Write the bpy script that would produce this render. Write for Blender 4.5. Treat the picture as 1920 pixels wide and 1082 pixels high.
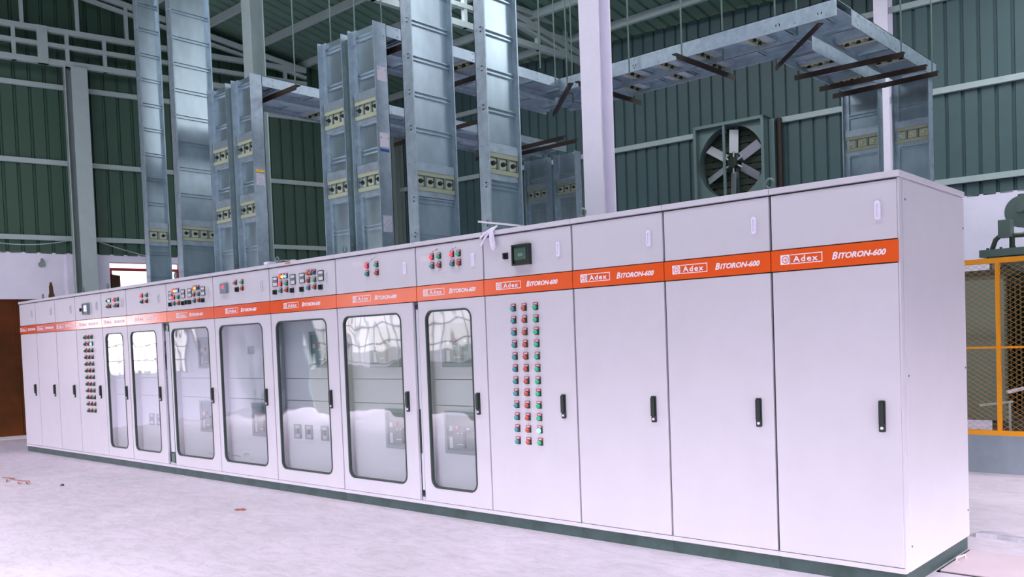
import bpy, math, random
from mathutils import Vector, Matrix
random.seed(7)
SC = bpy.context.scene
COL = SC.collection
for o in list(bpy.data.objects): bpy.data.objects.remove(o)

# ------------------------------------------------------------------ camera
cam_d = bpy.data.cameras.new('camera'); cam = bpy.data.objects.new('camera', cam_d); COL.objects.link(cam)
RT = Vector((0.77760179, 0.62789310, -0.03295014)); UP = Vector((0.00315628, 0.04850644, 0.99881788)); FW = Vector((-0.62874916, 0.77678657, -0.03573688))
CP = Vector((1.742502, -4.577063, 1.402792))
cam.matrix_world = Matrix(((RT.x, UP.x, -FW.x, CP.x), (RT.y, UP.y, -FW.y, CP.y), (RT.z, UP.z, -FW.z, CP.z), (0, 0, 0, 1)))
cam_d.sensor_width = 36; cam_d.lens = 1632.063 / 1920 * 36
cam_d.shift_x = -196.08 / 1920; cam_d.shift_y = 152.727 / 1920
cam_d.clip_start = 0.05; cam_d.clip_end = 200
SC.camera = cam

# ------------------------------------------------------------------ world, lights, exposure
SC.view_settings.view_transform = 'Standard'; SC.view_settings.look = 'None'
SC.view_settings.exposure = 0.0; SC.view_settings.gamma = 1.0; SC.view_settings.use_curve_mapping = False
w = bpy.data.worlds.new('world'); SC.world = w; w.use_nodes = True
bg = w.node_tree.nodes['Background']; bg.inputs[0].default_value = (1.0, 0.92, 1.02, 1)
# dim overcast sky with a bright glow towards the left (-x) horizon
_tc = w.node_tree.nodes.new('ShaderNodeTexCoord'); _sx = w.node_tree.nodes.new('ShaderNodeSeparateXYZ'); _mr = w.node_tree.nodes.new('ShaderNodeMapRange')
_mr.inputs['From Min'].default_value = -0.6; _mr.inputs['From Max'].default_value = -0.9; _mr.inputs['To Min'].default_value = 0.22; _mr.inputs['To Max'].default_value = 2.2
w.node_tree.links.new(_tc.outputs['Generated'], _sx.inputs[0]); w.node_tree.links.new(_sx.outputs['X'], _mr.inputs['Value']); w.node_tree.links.new(_mr.outputs[0], bg.inputs[1])
SC.cycles.max_bounces = 7; SC.cycles.diffuse_bounces = 4; SC.cycles.glossy_bounces = 4; SC.cycles.transparent_max_bounces = 10
SC.cycles.use_denoising = True; SC.cycles.sample_clamp_indirect = 4.0

def area(name, loc, rot, sx, sy, power, col):
    d = bpy.data.lights.new(name, 'AREA'); d.shape = 'RECTANGLE'; d.size = sx; d.size_y = sy; d.energy = power; d.color = col
    o = bpy.data.objects.new(name, d); COL.objects.link(o); o.location = loc; o.rotation_euler = rot; return o
# daylight: sky through the front and side openings (portals guide the sampling)
def portal(name, loc, rot, sx, sy):
    o = area(name, loc, rot, sx, sy, 1, (1, 1, 1)); o.data.cycles.is_portal = True; return o
portal('portal_front_door', (-6.15, -6.2, 1.5), (math.radians(90), 0, 0), 19.1, 3.0)
portal('portal_side', (4.2, -1.0, 1.4), (0, math.radians(90), 0), 2.8, 9.0)
FILLC = (1.0, 0.98, 1.06)  # colour of the added fill lamps hung under the closed roof
area('roof_fill_aisle', (-4.0, -3.0, 8.3), (0, 0, 0), 14, 1.2, 580, FILLC)
area('roof_fill_back', (-4.0, 4.5, 7.3), (0, 0, 0), 14, 1.0, 275, FILLC)
area('roof_fill_right', (1.2, 6.6, 6.9), (0, 0, 0), 4, 1.6, 205, FILLC)
def sun(name, az, el, ang, e, col):
    d = bpy.data.lights.new(name, 'SUN'); d.energy = e; d.angle = math.radians(ang); d.color = col
    o = bpy.data.objects.new(name, d); COL.objects.link(o); az = math.radians(az); el = math.radians(el)
    o.rotation_euler = Vector((math.sin(az) * math.cos(el), -math.cos(az) * math.cos(el), math.sin(el))).to_track_quat('Z', 'Y').to_euler()
area('daylight_left_window', (-17.05, -2.65, 1.75), (0, math.radians(-90), math.radians(-13)), 1.35, 1.8, 54, (1.0, 0.84, 0.95))
area('daylight_front_window', (-12.3, -6.36, 2.1), (math.radians(90), 0, 0), 4.4, 1.5, 42, (1.0, 0.92, 1.0))
# added broad suns through the openings, tuned as fill in place of sky glow
sun('fill_sun_front_low', 27, 20, 24, 5.1, (1.0, 0.88, 0.96))
sun('fill_sun_front_high', 27, 44, 30, 9.6, (1.0, 0.96, 1.04))
sun('fill_sun_side_low', 70, 20, 24, 3.3, (1.0, 0.88, 0.96))
sun('fill_sun_side_high', 70, 35, 30, 8.2, (1.0, 0.96, 1.04))

# ------------------------------------------------------------------ materials
def mat(name, col, rough=0.5, metal=0.0, noise=0.0, nscale=8.0, bump=0.0, bscale=40.0, emit=0.0, spec=0.5, col2=None, stretch=None, rvar=0.0, detail=5.0):
    m = bpy.data.materials.new(name); m.use_nodes = True; nt = m.node_tree; b = nt.nodes['Principled BSDF']
    c = (*col, 1)
    b.inputs['Base Color'].default_value = c; b.inputs['Roughness'].default_value = rough; b.inputs['Metallic'].default_value = metal
    b.inputs['Specular IOR Level'].default_value = spec
    if emit: b.inputs['Emission Color'].default_value = c; b.inputs['Emission Strength'].default_value = emit
    if noise or bump or col2:
        tc = nt.nodes.new('ShaderNodeTexCoord'); mp = nt.nodes.new('ShaderNodeMapping'); nt.links.new(tc.outputs['Object'], mp.inputs[0])
        if stretch: mp.inputs['Scale'].default_value = stretch
    if noise or col2:
        n = nt.nodes.new('ShaderNodeTexNoise'); n.inputs['Scale'].default_value = nscale; n.inputs['Detail'].default_value = detail; n.inputs['Roughness'].default_value = 0.62
        nt.links.new(mp.outputs[0], n.inputs['Vector'])
        r = nt.nodes.new('ShaderNodeValToRGB'); r.color_ramp.elements[0].position = 0.33; r.color_ramp.elements[1].position = 0.68
        a = c2 = None
        if col2: a = (*col2, 1); c2 = c
        else: a = tuple(x * (1 - noise) for x in col) + (1,); c2 = tuple(min(1, x * (1 + noise * 0.6)) for x in col) + (1,)
        r.color_ramp.elements[0].color = a; r.color_ramp.elements[1].color = c2
        nt.links.new(n.outputs['Fac'], r.inputs[0]); nt.links.new(r.outputs[0], b.inputs['Base Color'])
        if rvar:
            mr = nt.nodes.new('ShaderNodeMapRange'); mr.inputs['To Min'].default_value = max(0.02, rough - rvar); mr.inputs['To Max'].default_value = rough + rvar
            nt.links.new(n.outputs['Fac'], mr.inputs['Value']); nt.links.new(mr.outputs[0], b.inputs['Roughness'])
    if bump:
        n2 = nt.nodes.new('ShaderNodeTexNoise'); n2.inputs['Scale'].default_value = bscale; n2.inputs['Detail'].default_value = 3
        nt.links.new(mp.outputs[0], n2.inputs['Vector'])
        bp = nt.nodes.new('ShaderNodeBump'); bp.inputs['Strength'].default_value = bump; bp.inputs['Distance'].default_value = 0.02
        nt.links.new(n2.outputs['Fac'], bp.inputs['Height']); nt.links.new(bp.outputs[0], b.inputs['Normal'])
    return m
M = {}
M['paint'] = mat('cabinet_paint', (0.575, 0.565, 0.64), 0.42, noise=0.03, nscale=3)
M['paint2'] = mat('cabinet_inner_paint', (0.58, 0.60, 0.67), 0.5)
M['orange'] = mat('orange_enamel', (0.76, 0.098, 0.014), 0.12, spec=0.45)
M['white'] = mat('white_print', (0.88, 0.80, 0.90), 0.4)
M['dark'] = mat('dark_rubber', (0.03, 0.05, 0.045), 0.5)
M['black'] = mat('black_plastic', (0.012, 0.022, 0.018), 0.3)
M['plinth'] = mat('plinth_paint', (0.032, 0.062, 0.055), 0.5, col2=(0.055, 0.09, 0.095), nscale=7)
M['galv'] = mat('galvanised_steel', (0.43, 0.55, 0.61), 0.31, metal=0.86, noise=0.12, nscale=6, detail=2, rvar=0.04, stretch=(1, 1, 0.5))
M['galv2'] = mat('galvanised_plate', (0.40, 0.50, 0.58), 0.42, metal=0.75, noise=0.16, nscale=14, rvar=0.08)
M['galvd'] = mat('galvanised_gap', (0.05, 0.09, 0.08), 0.5, metal=0.3)
M['gapshade'] = mat('gap_shade_steel', (0.09, 0.16, 0.15), 0.45, metal=0.4)
M['galvdv'] = mat('grey_divider', (0.14, 0.19, 0.17), 0.5)
M['cream'] = mat('cream_breaker_frame', (0.32, 0.37, 0.26), 0.5)
M['switchface'] = mat('switch_face', (0.52, 0.58, 0.48), 0.45)
M['switchpale'] = mat('switch_face_pale', (0.45, 0.50, 0.36), 0.45)
M['wallsheet'] = mat('corrugated_wall_paint', (0.060, 0.116, 0.122), 0.5, noise=0.08, nscale=1.5)
M['wallsheetL'] = mat('corrugated_gable_paint', (0.040, 0.098, 0.066), 0.5, noise=0.08, nscale=1.5)
M['roofsheet'] = mat('roof_sheet_paint', (0.11, 0.21, 0.16), 0.55, noise=0.1, nscale=1.2)
M['steelw'] = mat('white_painted_steel', (0.40, 0.50, 0.50), 0.45, noise=0.06, nscale=6)
M['steelc'] = mat('column_paint', (0.88, 0.85, 1.0), 0.4, noise=0.03, nscale=6)
M['steelg'] = mat('grey_painted_steel', (0.24, 0.30, 0.28), 0.5)
M['plaster'] = mat('white_plaster', (0.84, 0.82, 0.98), 0.8, noise=0.05, nscale=2.0, bump=0.1, bscale=30)
M['shutter'] = mat('red_brown_shutter', (0.15, 0.038, 0.010), 0.6, col2=(0.06, 0.022, 0.004), nscale=0.8, spec=0.15)
M['red'] = mat('red_door_paint', (0.42, 0.025, 0.03), 0.4)
M['soot'] = mat('soot_stain', (0.10, 0.055, 0.02), 0.9)
M['brown'] = mat('brown_primer_steel', (0.022, 0.012, 0.007), 0.55)
M['rod'] = mat('threaded_rod_steel', (0.16, 0.24, 0.22), 0.45, metal=0.7)
M['yellow'] = mat('yellow_enamel', (0.85, 0.33, 0.01), 0.4)
M['wire'] = mat('yellow_wire', (0.55, 0.24, 0.03), 0.5)
M['parapet'] = mat('grey_parapet', (0.24, 0.29, 0.34), 0.7, noise=0.14, nscale=3)
M['ridge'] = mat('cement_ridge', (0.44, 0.43, 0.50), 0.8, noise=0.2, nscale=9)
M['trafo'] = mat('transformer_paint', (0.135, 0.20, 0.185), 0.45, noise=0.06, nscale=5)
M['trafol'] = mat('cable_box_paint', (0.19, 0.27, 0.22), 0.5)
M['trafod'] = mat('transformer_dark', (0.045, 0.07, 0.05), 0.5)
M['cover'] = mat('trench_cover', (0.60, 0.50, 0.56), 0.6, noise=0.05, nscale=3)
M['teal'] = mat('lens_teal', (0.05, 0.30, 0.33), 0.25)
M['redl'] = mat('lens_red', (0.50, 0.10, 0.07), 0.25)
M['green'] = mat('lens_green', (0.03, 0.50, 0.24), 0.25)
M['amber'] = mat('lens_amber', (0.55, 0.20, 0.02), 0.25)
M['blue'] = mat('lens_blue', (0.03, 0.09, 0.35), 0.25)
M['dgreen'] = mat('lens_dark_green', (0.02, 0.16, 0.09), 0.3)
M['dred'] = mat('lens_dark_red', (0.25, 0.04, 0.03), 0.3)
M['redon'] = mat('lens_red_lit', (1.0, 0.05, 0.08), 0.3, emit=1.1)
M['greenon'] = mat('lens_green_lit', (0.25, 1.0, 0.65), 0.3, emit=1.3)
M['amberon'] = mat('lens_amber_lit', (1.0, 0.42, 0.05), 0.3, emit=1.5)
M['blueon'] = mat('lens_blue_lit', (0.10, 0.28, 1.0), 0.3, emit=2.2)
M['tagred'] = mat('tag_red', (0.45, 0.03, 0.06), 0.4)
M['sticker'] = mat('paper_sticker', (0.64, 0.61, 0.70), 0.7)
M['stickerg'] = mat('printed_sticker', (0.50, 0.52, 0.62), 0.6, noise=0.3, nscale=60)
M['acbf'] = mat('breaker_bezel', (0.16, 0.22, 0.26), 0.5)
M['acb'] = mat('breaker_face', (0.10, 0.15, 0.15), 0.4)
M['acbl'] = mat('breaker_label', (0.42, 0.46, 0.50), 0.5)
M['screen'] = mat('meter_glass', (0.05, 0.11, 0.085), 0.12)
M['screen2'] = mat('meter_screen', (0.13, 0.21, 0.20), 0.2)
M['yelst'] = mat('yellow_sticker', (0.8, 0.5, 0.05), 0.5)
M['ink'] = mat('marker_ink', (0.10, 0.12, 0.16), 0.7)
M['whiteplastic'] = mat('white_plastic', (0.82, 0.78, 0.95), 0.35)
M['scrap'] = mat('rust_scrap', (0.30, 0.12, 0.09), 0.7)
M['fanm'] = mat('fan_blade_steel', (0.62, 0.66, 0.70), 0.34, metal=0.8)
M['fand'] = mat('fan_dark', (0.02, 0.035, 0.02), 0.6)
M['fanf'] = mat('fan_frame_galv', (0.16, 0.24, 0.24), 0.45, metal=0.5)

def floor_mat():
    m = bpy.data.materials.new('concrete_floor'); m.use_nodes = True; nt = m.node_tree; b = nt.nodes['Principled BSDF']; L = nt.links
    tc = nt.nodes.new('ShaderNodeTexCoord')
    def N(scale, det, st=(1, 1, 1), rot=0.0, rough=0.6, dist=0.0):
        mp = nt.nodes.new('ShaderNodeMapping'); mp.inputs['Scale'].default_value = st; mp.inputs['Rotation'].default_value = (0, 0, rot)
        L.new(tc.outputs['Object'], mp.inputs[0]); n = nt.nodes.new('ShaderNodeTexNoise'); n.inputs['Scale'].default_value = scale
        n.inputs['Detail'].default_value = det; n.inputs['Roughness'].default_value = rough; n.inputs['Distortion'].default_value = dist
        L.new(mp.outputs[0], n.inputs['Vector']); return n
    def ramp(n, p0, p1, c0, c1):
        r = nt.nodes.new('ShaderNodeValToRGB'); r.color_ramp.elements[0].position = p0; r.color_ramp.elements[1].position = p1
        r.color_ramp.elements[0].color = c0; r.color_ramp.elements[1].color = c1; L.new(n.outputs['Fac'], r.inputs[0]); return r
    a = ramp(N(0.9, 6, dist=0.4), 0.3, 0.7, (0.58, 0.54, 0.62, 1), (0.71, 0.64, 0.75, 1))
    s = ramp(N(4.5, 10, (1, 2.6, 1), 0.7, 0.78, 0.8), 0.36, 0.56, (0.80, 0.80, 0.79, 1), (1, 1, 1, 1))
    p = ramp(N(0.45, 3), 0.55, 0.75, (1, 1, 1, 1), (1.0, 0.93, 0.90, 1))
    mx = nt.nodes.new('ShaderNodeMix'); mx.data_type = 'RGBA'; mx.blend_type = 'MULTIPLY'; mx.inputs[0].default_value = 1
    L.new(a.outputs[0], mx.inputs[6]); L.new(s.outputs[0], mx.inputs[7])
    mx2 = nt.nodes.new('ShaderNodeMix'); mx2.data_type = 'RGBA'; mx2.blend_type = 'MULTIPLY'; mx2.inputs[0].default_value = 1
    L.new(mx.outputs[2], mx2.inputs[6]); L.new(p.outputs[0], mx2.inputs[7]); L.new(mx2.outputs[2], b.inputs['Base Color'])
    b.inputs['Roughness'].default_value = 0.62
    nb = N(26, 6); bp = nt.nodes.new('ShaderNodeBump'); bp.inputs['Strength'].default_value = 0.25; bp.inputs['Distance'].default_value = 0.01
    L.new(nb.outputs['Fac'], bp.inputs['Height']); L.new(bp.outputs[0], b.inputs['Normal'])
    return m
M['floor'] = floor_mat()
M['ground'] = mat('bare_ground', (0.07, 0.08, 0.05), 0.9)

def pane_mat():
    m = bpy.data.materials.new('acrylic_pane'); m.use_nodes = True; nt = m.node_tree; L = nt.links
    nt.nodes.remove(nt.nodes['Principled BSDF']); out = nt.nodes['Material Output']
    tr = nt.nodes.new('ShaderNodeBsdfTransparent'); tr.inputs[0].default_value = (0.93, 0.95, 0.95, 1)
    gl = nt.nodes.new('ShaderNodeBsdfGlossy'); gl.inputs['Roughness'].default_value = 0.03; gl.inputs[0].default_value = (1, 1, 1, 1)
    tc = nt.nodes.new('ShaderNodeTexCoord'); mp = nt.nodes.new('ShaderNodeMapping'); mp.inputs['Scale'].default_value = (1.0, 1.0, 0.75)
    L.new(tc.outputs['Object'], mp.inputs[0]); n = nt.nodes.new('ShaderNodeTexNoise'); n.inputs['Scale'].default_value = 2.2; n.inputs['Detail'].default_value = 1.0
    n.inputs['Distortion'].default_value = 0.6; L.new(mp.outputs[0], n.inputs['Vector'])
    bp = nt.nodes.new('ShaderNodeBump'); bp.inputs['Strength'].default_value = 0.6; bp.inputs['Distance'].default_value = 0.010
    L.new(n.outputs['Fac'], bp.inputs['Height']); L.new(bp.outputs[0], gl.inputs['Normal'])
    lwt = nt.nodes.new('ShaderNodeLayerWeight'); lwt.inputs['Blend'].default_value = 0.5
    pw = nt.nodes.new('ShaderNodeMath'); pw.operation = 'POWER'; pw.inputs[1].default_value = 3.2; L.new(lwt.outputs['Facing'], pw.inputs[0])
    fr = nt.nodes.new('ShaderNodeMath'); fr.operation = 'MULTIPLY_ADD'; fr.inputs[1].default_value = 0.75; fr.inputs[2].default_value = 0.08; L.new(pw.outputs[0], fr.inputs[0])
    mx = nt.nodes.new('ShaderNodeMixShader'); L.new(fr.outputs[0], mx.inputs[0]); L.new(tr.outputs[0], mx.inputs[1]); L.new(gl.outputs[0], mx.inputs[2])
    L.new(mx.outputs[0], out.inputs['Surface']); return m
M['pane'] = pane_mat()

# ------------------------------------------------------------------ mesh helpers
class MB:
    def __init__(s): s.v = []; s.f = []; s.sm = []
    def add(s, vs, fs, smooth=False):
        k = len(s.v); s.v += [Vector(v) for v in vs]
        for f in fs: s.f.append([i + k for i in f]); s.sm.append(smooth)
        return s
    def box(s, x0, x1, y0, y1, z0, z1):
        x0, x1 = sorted((x0, x1)); y0, y1 = sorted((y0, y1)); z0, z1 = sorted((z0, z1))
        return s.add([(x0, y0, z0), (x1, y0, z0), (x1, y1, z0), (x0, y1, z0), (x0, y0, z1), (x1, y0, z1), (x1, y1, z1), (x0, y1, z1)],
                     [(0, 3, 2, 1), (4, 5, 6, 7), (0, 1, 5, 4), (1, 2, 6, 5), (2, 3, 7, 6), (3, 0, 4, 7)])
    def fbox(s, F, u0, u1, v0, v1, n0, n1):
        P = lambda u, v, n: F[0] + F[1] * u + F[2] * v + F[3] * n
        vs = [P(u0, v0, n0), P(u1, v0, n0), P(u1, v1, n0), P(u0, v1, n0), P(u0, v0, n1), P(u1, v0, n1), P(u1, v1, n1), P(u0, v1, n1)]
        return s.add(vs, [(0, 3, 2, 1), (4, 5, 6, 7), (0, 1, 5, 4), (1, 2, 6, 5), (2, 3, 7, 6), (3, 0, 4, 7)])
    def bar(s, p0, p1, w, h, upv=(0, 0, 1)):
        p0 = Vector(p0); p1 = Vector(p1); d = p1 - p0; L = d.length; d = d / L; u = Vector(upv)
        sd = d.cross(u).normalized(); u = sd.cross(d).normalized()
        return s.fbox((p0, sd, u, d), -w / 2, w / 2, -h / 2, h / 2, 0, L)
    def cyl(s, p0, p1, r, seg=12, r2=None, cap=True):
        p0 = Vector(p0); p1 = Vector(p1); d = (p1 - p0).normalized(); r2 = r if r2 is None else r2
        a = Vector((0, 0, 1)) if abs(d.z) < 0.9 else Vector((1, 0, 0)); u = d.cross(a).normalized(); v = d.cross(u)
        vs = []
        for p, rr in ((p0, r), (p1, r2)):
            for i in range(seg):
                t = 2 * math.pi * i / seg; vs.append(p + (u * math.cos(t) + v * math.sin(t)) * rr)
        s.add(vs, [(i, (i + 1) % seg, seg + (i + 1) % seg, seg + i) for i in range(seg)], True)
        if cap: s.add(vs, [tuple(range(seg - 1, -1, -1)), tuple(range(seg, 2 * seg))])
        return s
    def tube(s, pts, r, seg=8, closed=False):
        pts = [Vector(p) for p in pts]; n = len(pts); vs = []; prev = None
        for i, p in enumerate(pts):
            if closed: d = pts[(i + 1) % n] - pts[i - 1]
            else: d = pts[min(i + 1, n - 1)] - pts[max(i - 1, 0)]
            d.normalize()
            if prev is None: a = Vector((0, 0, 1)) if abs(d.z) < 0.9 else Vector((1, 0, 0)); u = d.cross(a).normalized()
            else: u = (prev - d * prev.dot(d)).normalized()
            prev = u; v = d.cross(u)
            for k in range(seg):
                t = 2 * math.pi * k / seg; vs.append(p + (u * math.cos(t) + v * math.sin(t)) * r)
        fs = []
        for i in range(n if closed else n - 1):
            j = (i + 1) % n
            for k in range(seg): fs.append((i * seg + k, i * seg + (k + 1) % seg, j * seg + (k + 1) % seg, j * seg + k))
        s.add(vs, fs, True)
        if not closed: s.add(vs, [tuple(range(seg - 1, -1, -1)), tuple(range((n - 1) * seg, n * seg))])
        return s
    def ring(s, outer, inner, y0, y1):
        """frame between two loops of (x, z) with the same number of points, thickness along y"""
        n = len(outer); vs = [(x, y0, z) for x, z in outer] + [(x, y0, z) for x, z in inner] + [(x, y1, z) for x, z in outer] + [(x, y1, z) for x, z in inner]
        fs = []
        for i in range(n):
            j = (i + 1) % n
            fs += [(i, j, n + j, n + i), (2 * n + j, 2 * n + i, 3 * n + i, 3 * n + j), (j, i, 2 * n + i, 2 * n + j), (n + i, n + j, 3 * n + j, 3 * n + i)]
        return s.add(vs, fs)
    def plate(s, loop, y0, y1):
        n = len(loop); vs = [(x, y0, z) for x, z in loop] + [(x, y1, z) for x, z in loop]
        return s.add(vs, [tuple(range(n)), tuple(range(2 * n - 1, n - 1, -1))] + [((i + 1) % n, i, n + i, n + (i + 1) % n) for i in range(n)])

def rrect(x0, x1, z0, z1, r, k=6):
    pts = []
    for cx, cz, a0 in ((x1 - r, z0 + r, -90), (x1 - r, z1 - r, 0), (x0 + r, z1 - r, 90), (x0 + r, z0 + r, 180)):
        for i in range(k + 1):
            a = math.radians(a0 + 90 * i / k); pts.append((cx + r * math.cos(a), cz + r * math.sin(a)))
    return pts
def rect_like(x0, x1, z0, z1, k=6):
    """plain rectangle sampled so that each point pairs with rrect's"""
    pts = []; h = k // 2
    C = [(x1, z0), (x1, z1), (x0, z1), (x0, z0)]
    mid = lambda a, b, t: (a[0] + (b[0] - a[0]) * t, a[1] + (b[1] - a[1]) * t)
    for c in range(4):
        p = C[c]; pr = C[c - 1]; nx = C[(c + 1) % 4]
        for i in range(k + 1):
            if i < h: pts.append(mid(p, pr, 0.012 * (h - i)))
            elif i == h: pts.append(p)
            else: pts.append(mid(p, nx, 0.012 * (i - h)))
    return pts

WL = {}
def mesh_of(name, mb, m):
    me = bpy.data.meshes.new(name); me.from_pydata([tuple(v) for v in mb.v], [], mb.f); me.validate()
    me.materials.append(m)
    if len(me.polygons) == len(mb.sm):
        for p, s in zip(me.polygons, mb.sm): p.use_smooth = s
    me.update(); return me
def obj(name, mb, m, parent=None, label=None, bevel=0.0):
    if isinstance(m, str): m = M[m]
    off = WL.get(parent.name, Vector()) if parent else Vector()
    if off.length > 0: 
        for v in mb.v: v -= off
    o = bpy.data.objects.new(name, mesh_of(name, mb, m)); COL.objects.link(o)
    if parent: o.parent = parent; WL[o.name] = off.copy()
    if label: o['label'] = label
    if bevel:
        b = o.modifiers.new('bevel', 'BEVEL'); b.width = bevel; b.segments = 2; b.limit_method = 'ANGLE'
    return o
def thing(name, label, cat, loc, group=None):
    o = bpy.data.objects.new(name, None); COL.objects.link(o); o.location = loc; o['label'] = label; o['category'] = cat; o.empty_display_size = 0.1
    if group: o['group'] = group
    WL[o.name] = Vector(loc); return o
def tag(o, label, cat, group=None):
    o['label'] = label; o['category'] = cat
    if group: o['group'] = group
    return o
def struct(name, mb, m, label=None, parent=None):
    o = obj(name, mb, m, parent)
    if not parent: o['kind'] = 'structure'
    if label: o['label'] = label
    return o
def V(*a): return Vector(a)

# ------------------------------------------------------------------ building shell
def roof_z(y):
    return 7.74 - 0.21 * (y - 3.79) if y > -4 else 7.74 + 0.21 * 7.79 - 0.21 * (-4 - y)
aL = math.radians(13); aR = math.radians(4)
LD = V(math.sin(aL), math.cos(aL), 0); LN = V(math.cos(aL), -math.sin(aL), 0); LP = V(-15.8, 1.2, 0)
BD = V(math.cos(aR), math.sin(aR), 0); BN = V(math.sin(aR), -math.cos(aR), 0); CR = V(-14.327, 7.581, 0)
LF = (LP, LD, V(0, 0, 1), LN); BF = (CR, BD, V(0, 0, 1), BN)

struct('floor', MB().box(-17.6, 4.4, -6.4, 10.5, -0.1, 0), 'floor', 'pale grey trowelled concrete floor')
struct('ground', MB().box(-60, 60, -60, 60, -0.14, -0.02).box(-17.6, -16.0, -6, 9, -0.02, -0.01), 'ground', 'bare ground outside the shed')

def sheet(F, s0, s1, z0, ztop, per=0.225, gw=0.055, gd=0.035, inv=False):
    mb = MB(); s = s0; pts = []
    while s < s1:
        pts += [(s, 0), (s + per - gw, 0), (s + per - gw * 0.75, -gd), (s + per - gw * 0.25, -gd)]; s += per
    pts.append((s, 0)); vs = []
    for u, n in pts:
        b = F[0] + F[1] * u + F[3] * n; vs.append(V(b.x, b.y, z0)); vs.append(V(b.x, b.y, ztop(b)))
    k = len(vs)
    vs2 = [v - F[3] * 0.004 for v in vs]
    fs = [(2 * i, 2 * i + 2, 2 * i + 3, 2 * i + 1) for i in range(len(pts) - 1)]
    mb.add(vs + vs2, fs + [tuple(k + q for q in reversed(f)) for f in fs])
    return mb
# masonry below, painted sheet above
mb = MB()
for (s0, s1, z0, z1) in ((-8.0, -5.6, 0, 3.26), (-5.6, -3.1, 0, 1.0), (-5.6, -3.1, 2.5, 3.26), (-3.1, -2.4, 0, 3.26), (-2.4, 0.0, 2.44, 3.26), (0, 0.93, 0, 3.26), (0.93, 2.10, 3.12, 3.26), (2.10, 6.7, 0, 3.26)):
    mb.fbox(LF, s0, s1, z0, z1, -0.22, 0)
mb.fbox(LF, 0.25, 0.92, 0, 3.24, 0, 0.05)
lw = struct('wall_left', mb, 'plaster', 'white plastered wall with dark green corrugated sheet above')
obj('corrugated_sheet', sheet(LF, -8.0, 6.6, 3.24, lambda b: roof_z(b.y) + 0.02), 'wallsheetL', lw, 'dark green corrugated sheet')
mb = MB(); mb.fbox(BF, -0.2, 18.6, 0, 3.29, -0.22, 0)
bw = struct('wall_back', mb, 'plaster', 'white plastered wall with blue green corrugated sheet above')
obj('corrugated_sheet', sheet(BF, 0, 18.6, 3.27, lambda b: roof_z(b.y) - 0.02), 'wallsheet', bw, 'blue green corrugated sheet')
# girts
def girt(F, s0, s1, z, h=0.085, d=0.06): return MB().fbox(F, s0, s1, z - h, z, 0.0, d)
for z in (3.56, 4.90, 6.24): struct('wall_girt', girt(LF, -8, 6.6, z), 'steelw', 'horizontal white girt on the left wall')
for z in (3.56, 6.20): struct('wall_girt', girt(BF, 0.05, 18.6, z), 'steelw', 'horizontal white girt on the back wall')
for s0, s1 in ((0.05, 8.35), (9.28, 18.6)): struct('wall_girt', girt(BF, s0, s1, 4.88), 'steelw', 'white girt beside the exhaust fan')
# front and right side walls behind the camera, with the openings daylight comes through
mb = MB(); FY = -6.3
mb.box(-17.6, 4.4, FY, FY + 0.1, 2.9, 8.9); mb.box(-17.6, -15.7, FY, FY + 0.1, 0, 3.0); mb.box(-8.7, -8.5, FY, FY + 0.1, 0, 3.0); mb.box(3.4, 4.4, FY, FY + 0.1, 0, 3.0)
struct('wall_front', mb, 'wallsheet', 'corrugated front wall with a wide opening')
mb = MB(); mb.box(4.2, 4.3, FY, 9.3, 2.35, 9.6); mb.box(4.2, 4.3, FY, -5.5, 0, 2.8); mb.box(4.2, 4.3, 3.5, 9.3, 0, 2.8)
struct('wall_right', mb, 'wallsheet', 'corrugated right wall with a wide opening')
mb = MB()
for i in range(18): x = -15.7 + 7.0 * i / 17; mb.box(x - 0.012, x + 0.012, FY + 0.02, FY + 0.06, 1.1, 3.0)
for k in range(6): z = 1.1 + 1.9 * k / 5; mb.box(-15.7, -8.7, FY + 0.02, FY + 0.06, z - 0.012, z + 0.012)
struct('window_1', mb, 'steelg', 'grid window in the front wall')
mb = MB()
for k in range(9): s_ = -5.6 + 2.5 * k / 8; mb.fbox(LF, s_ - 0.012, s_ + 0.012, 1.0, 2.5, -0.14, -0.10)
for k in range(6): z = 1.0 + 1.5 * k / 5; mb.fbox(LF, -5.6, -3.1, z - 0.012, z + 0.012, -0.14, -0.10)
struct('window_2', mb, 'steelg', 'grid window in the left wall')

# roof
mb = MB()
def roofsheet(y0, y1, x0=-18.5, x1=4.5, per=0.26):
    mb = MB(); pts = []; x = x0
    while x < x1: pts += [(x, 0), (x + per - 0.07, 0), (x + per - 0.055, 0.045), (x + per - 0.015, 0.045)]; x += per
    vs = []
    for x, n in pts: vs += [(x, y0, roof_z(y0) + n), (x, y1, roof_z(y1) + n)]
    k = len(vs); vs += [(a, b, c + 0.02) for a, b, c in vs]
    fs = [(2 * i, 2 * i + 2, 2 * i + 3, 2 * i + 1) for i in range(len(pts) - 1)]
    return mb.add(vs, fs + [tuple(k + q for q in f) for f in fs])
struct('ceiling', roofsheet(-3.999, 8.95), 'roofsheet', 'dark green corrugated roof sheets')
struct('ceiling', roofsheet(-6.35, -4.0), 'roofsheet', 'dark green corrugated roof sheets over the front bay')
y = 3.78 - 0.94 * 10
while y < 8.3:
    z = roof_z(y) - 0.002
    struct('roof_purlin', MB().box(-16.5, 4.2, y - 0.035, y + 0.035, z - 0.13, z), 'steelw', 'pale roof purlin running along the shed')
    y += 0.94

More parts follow.
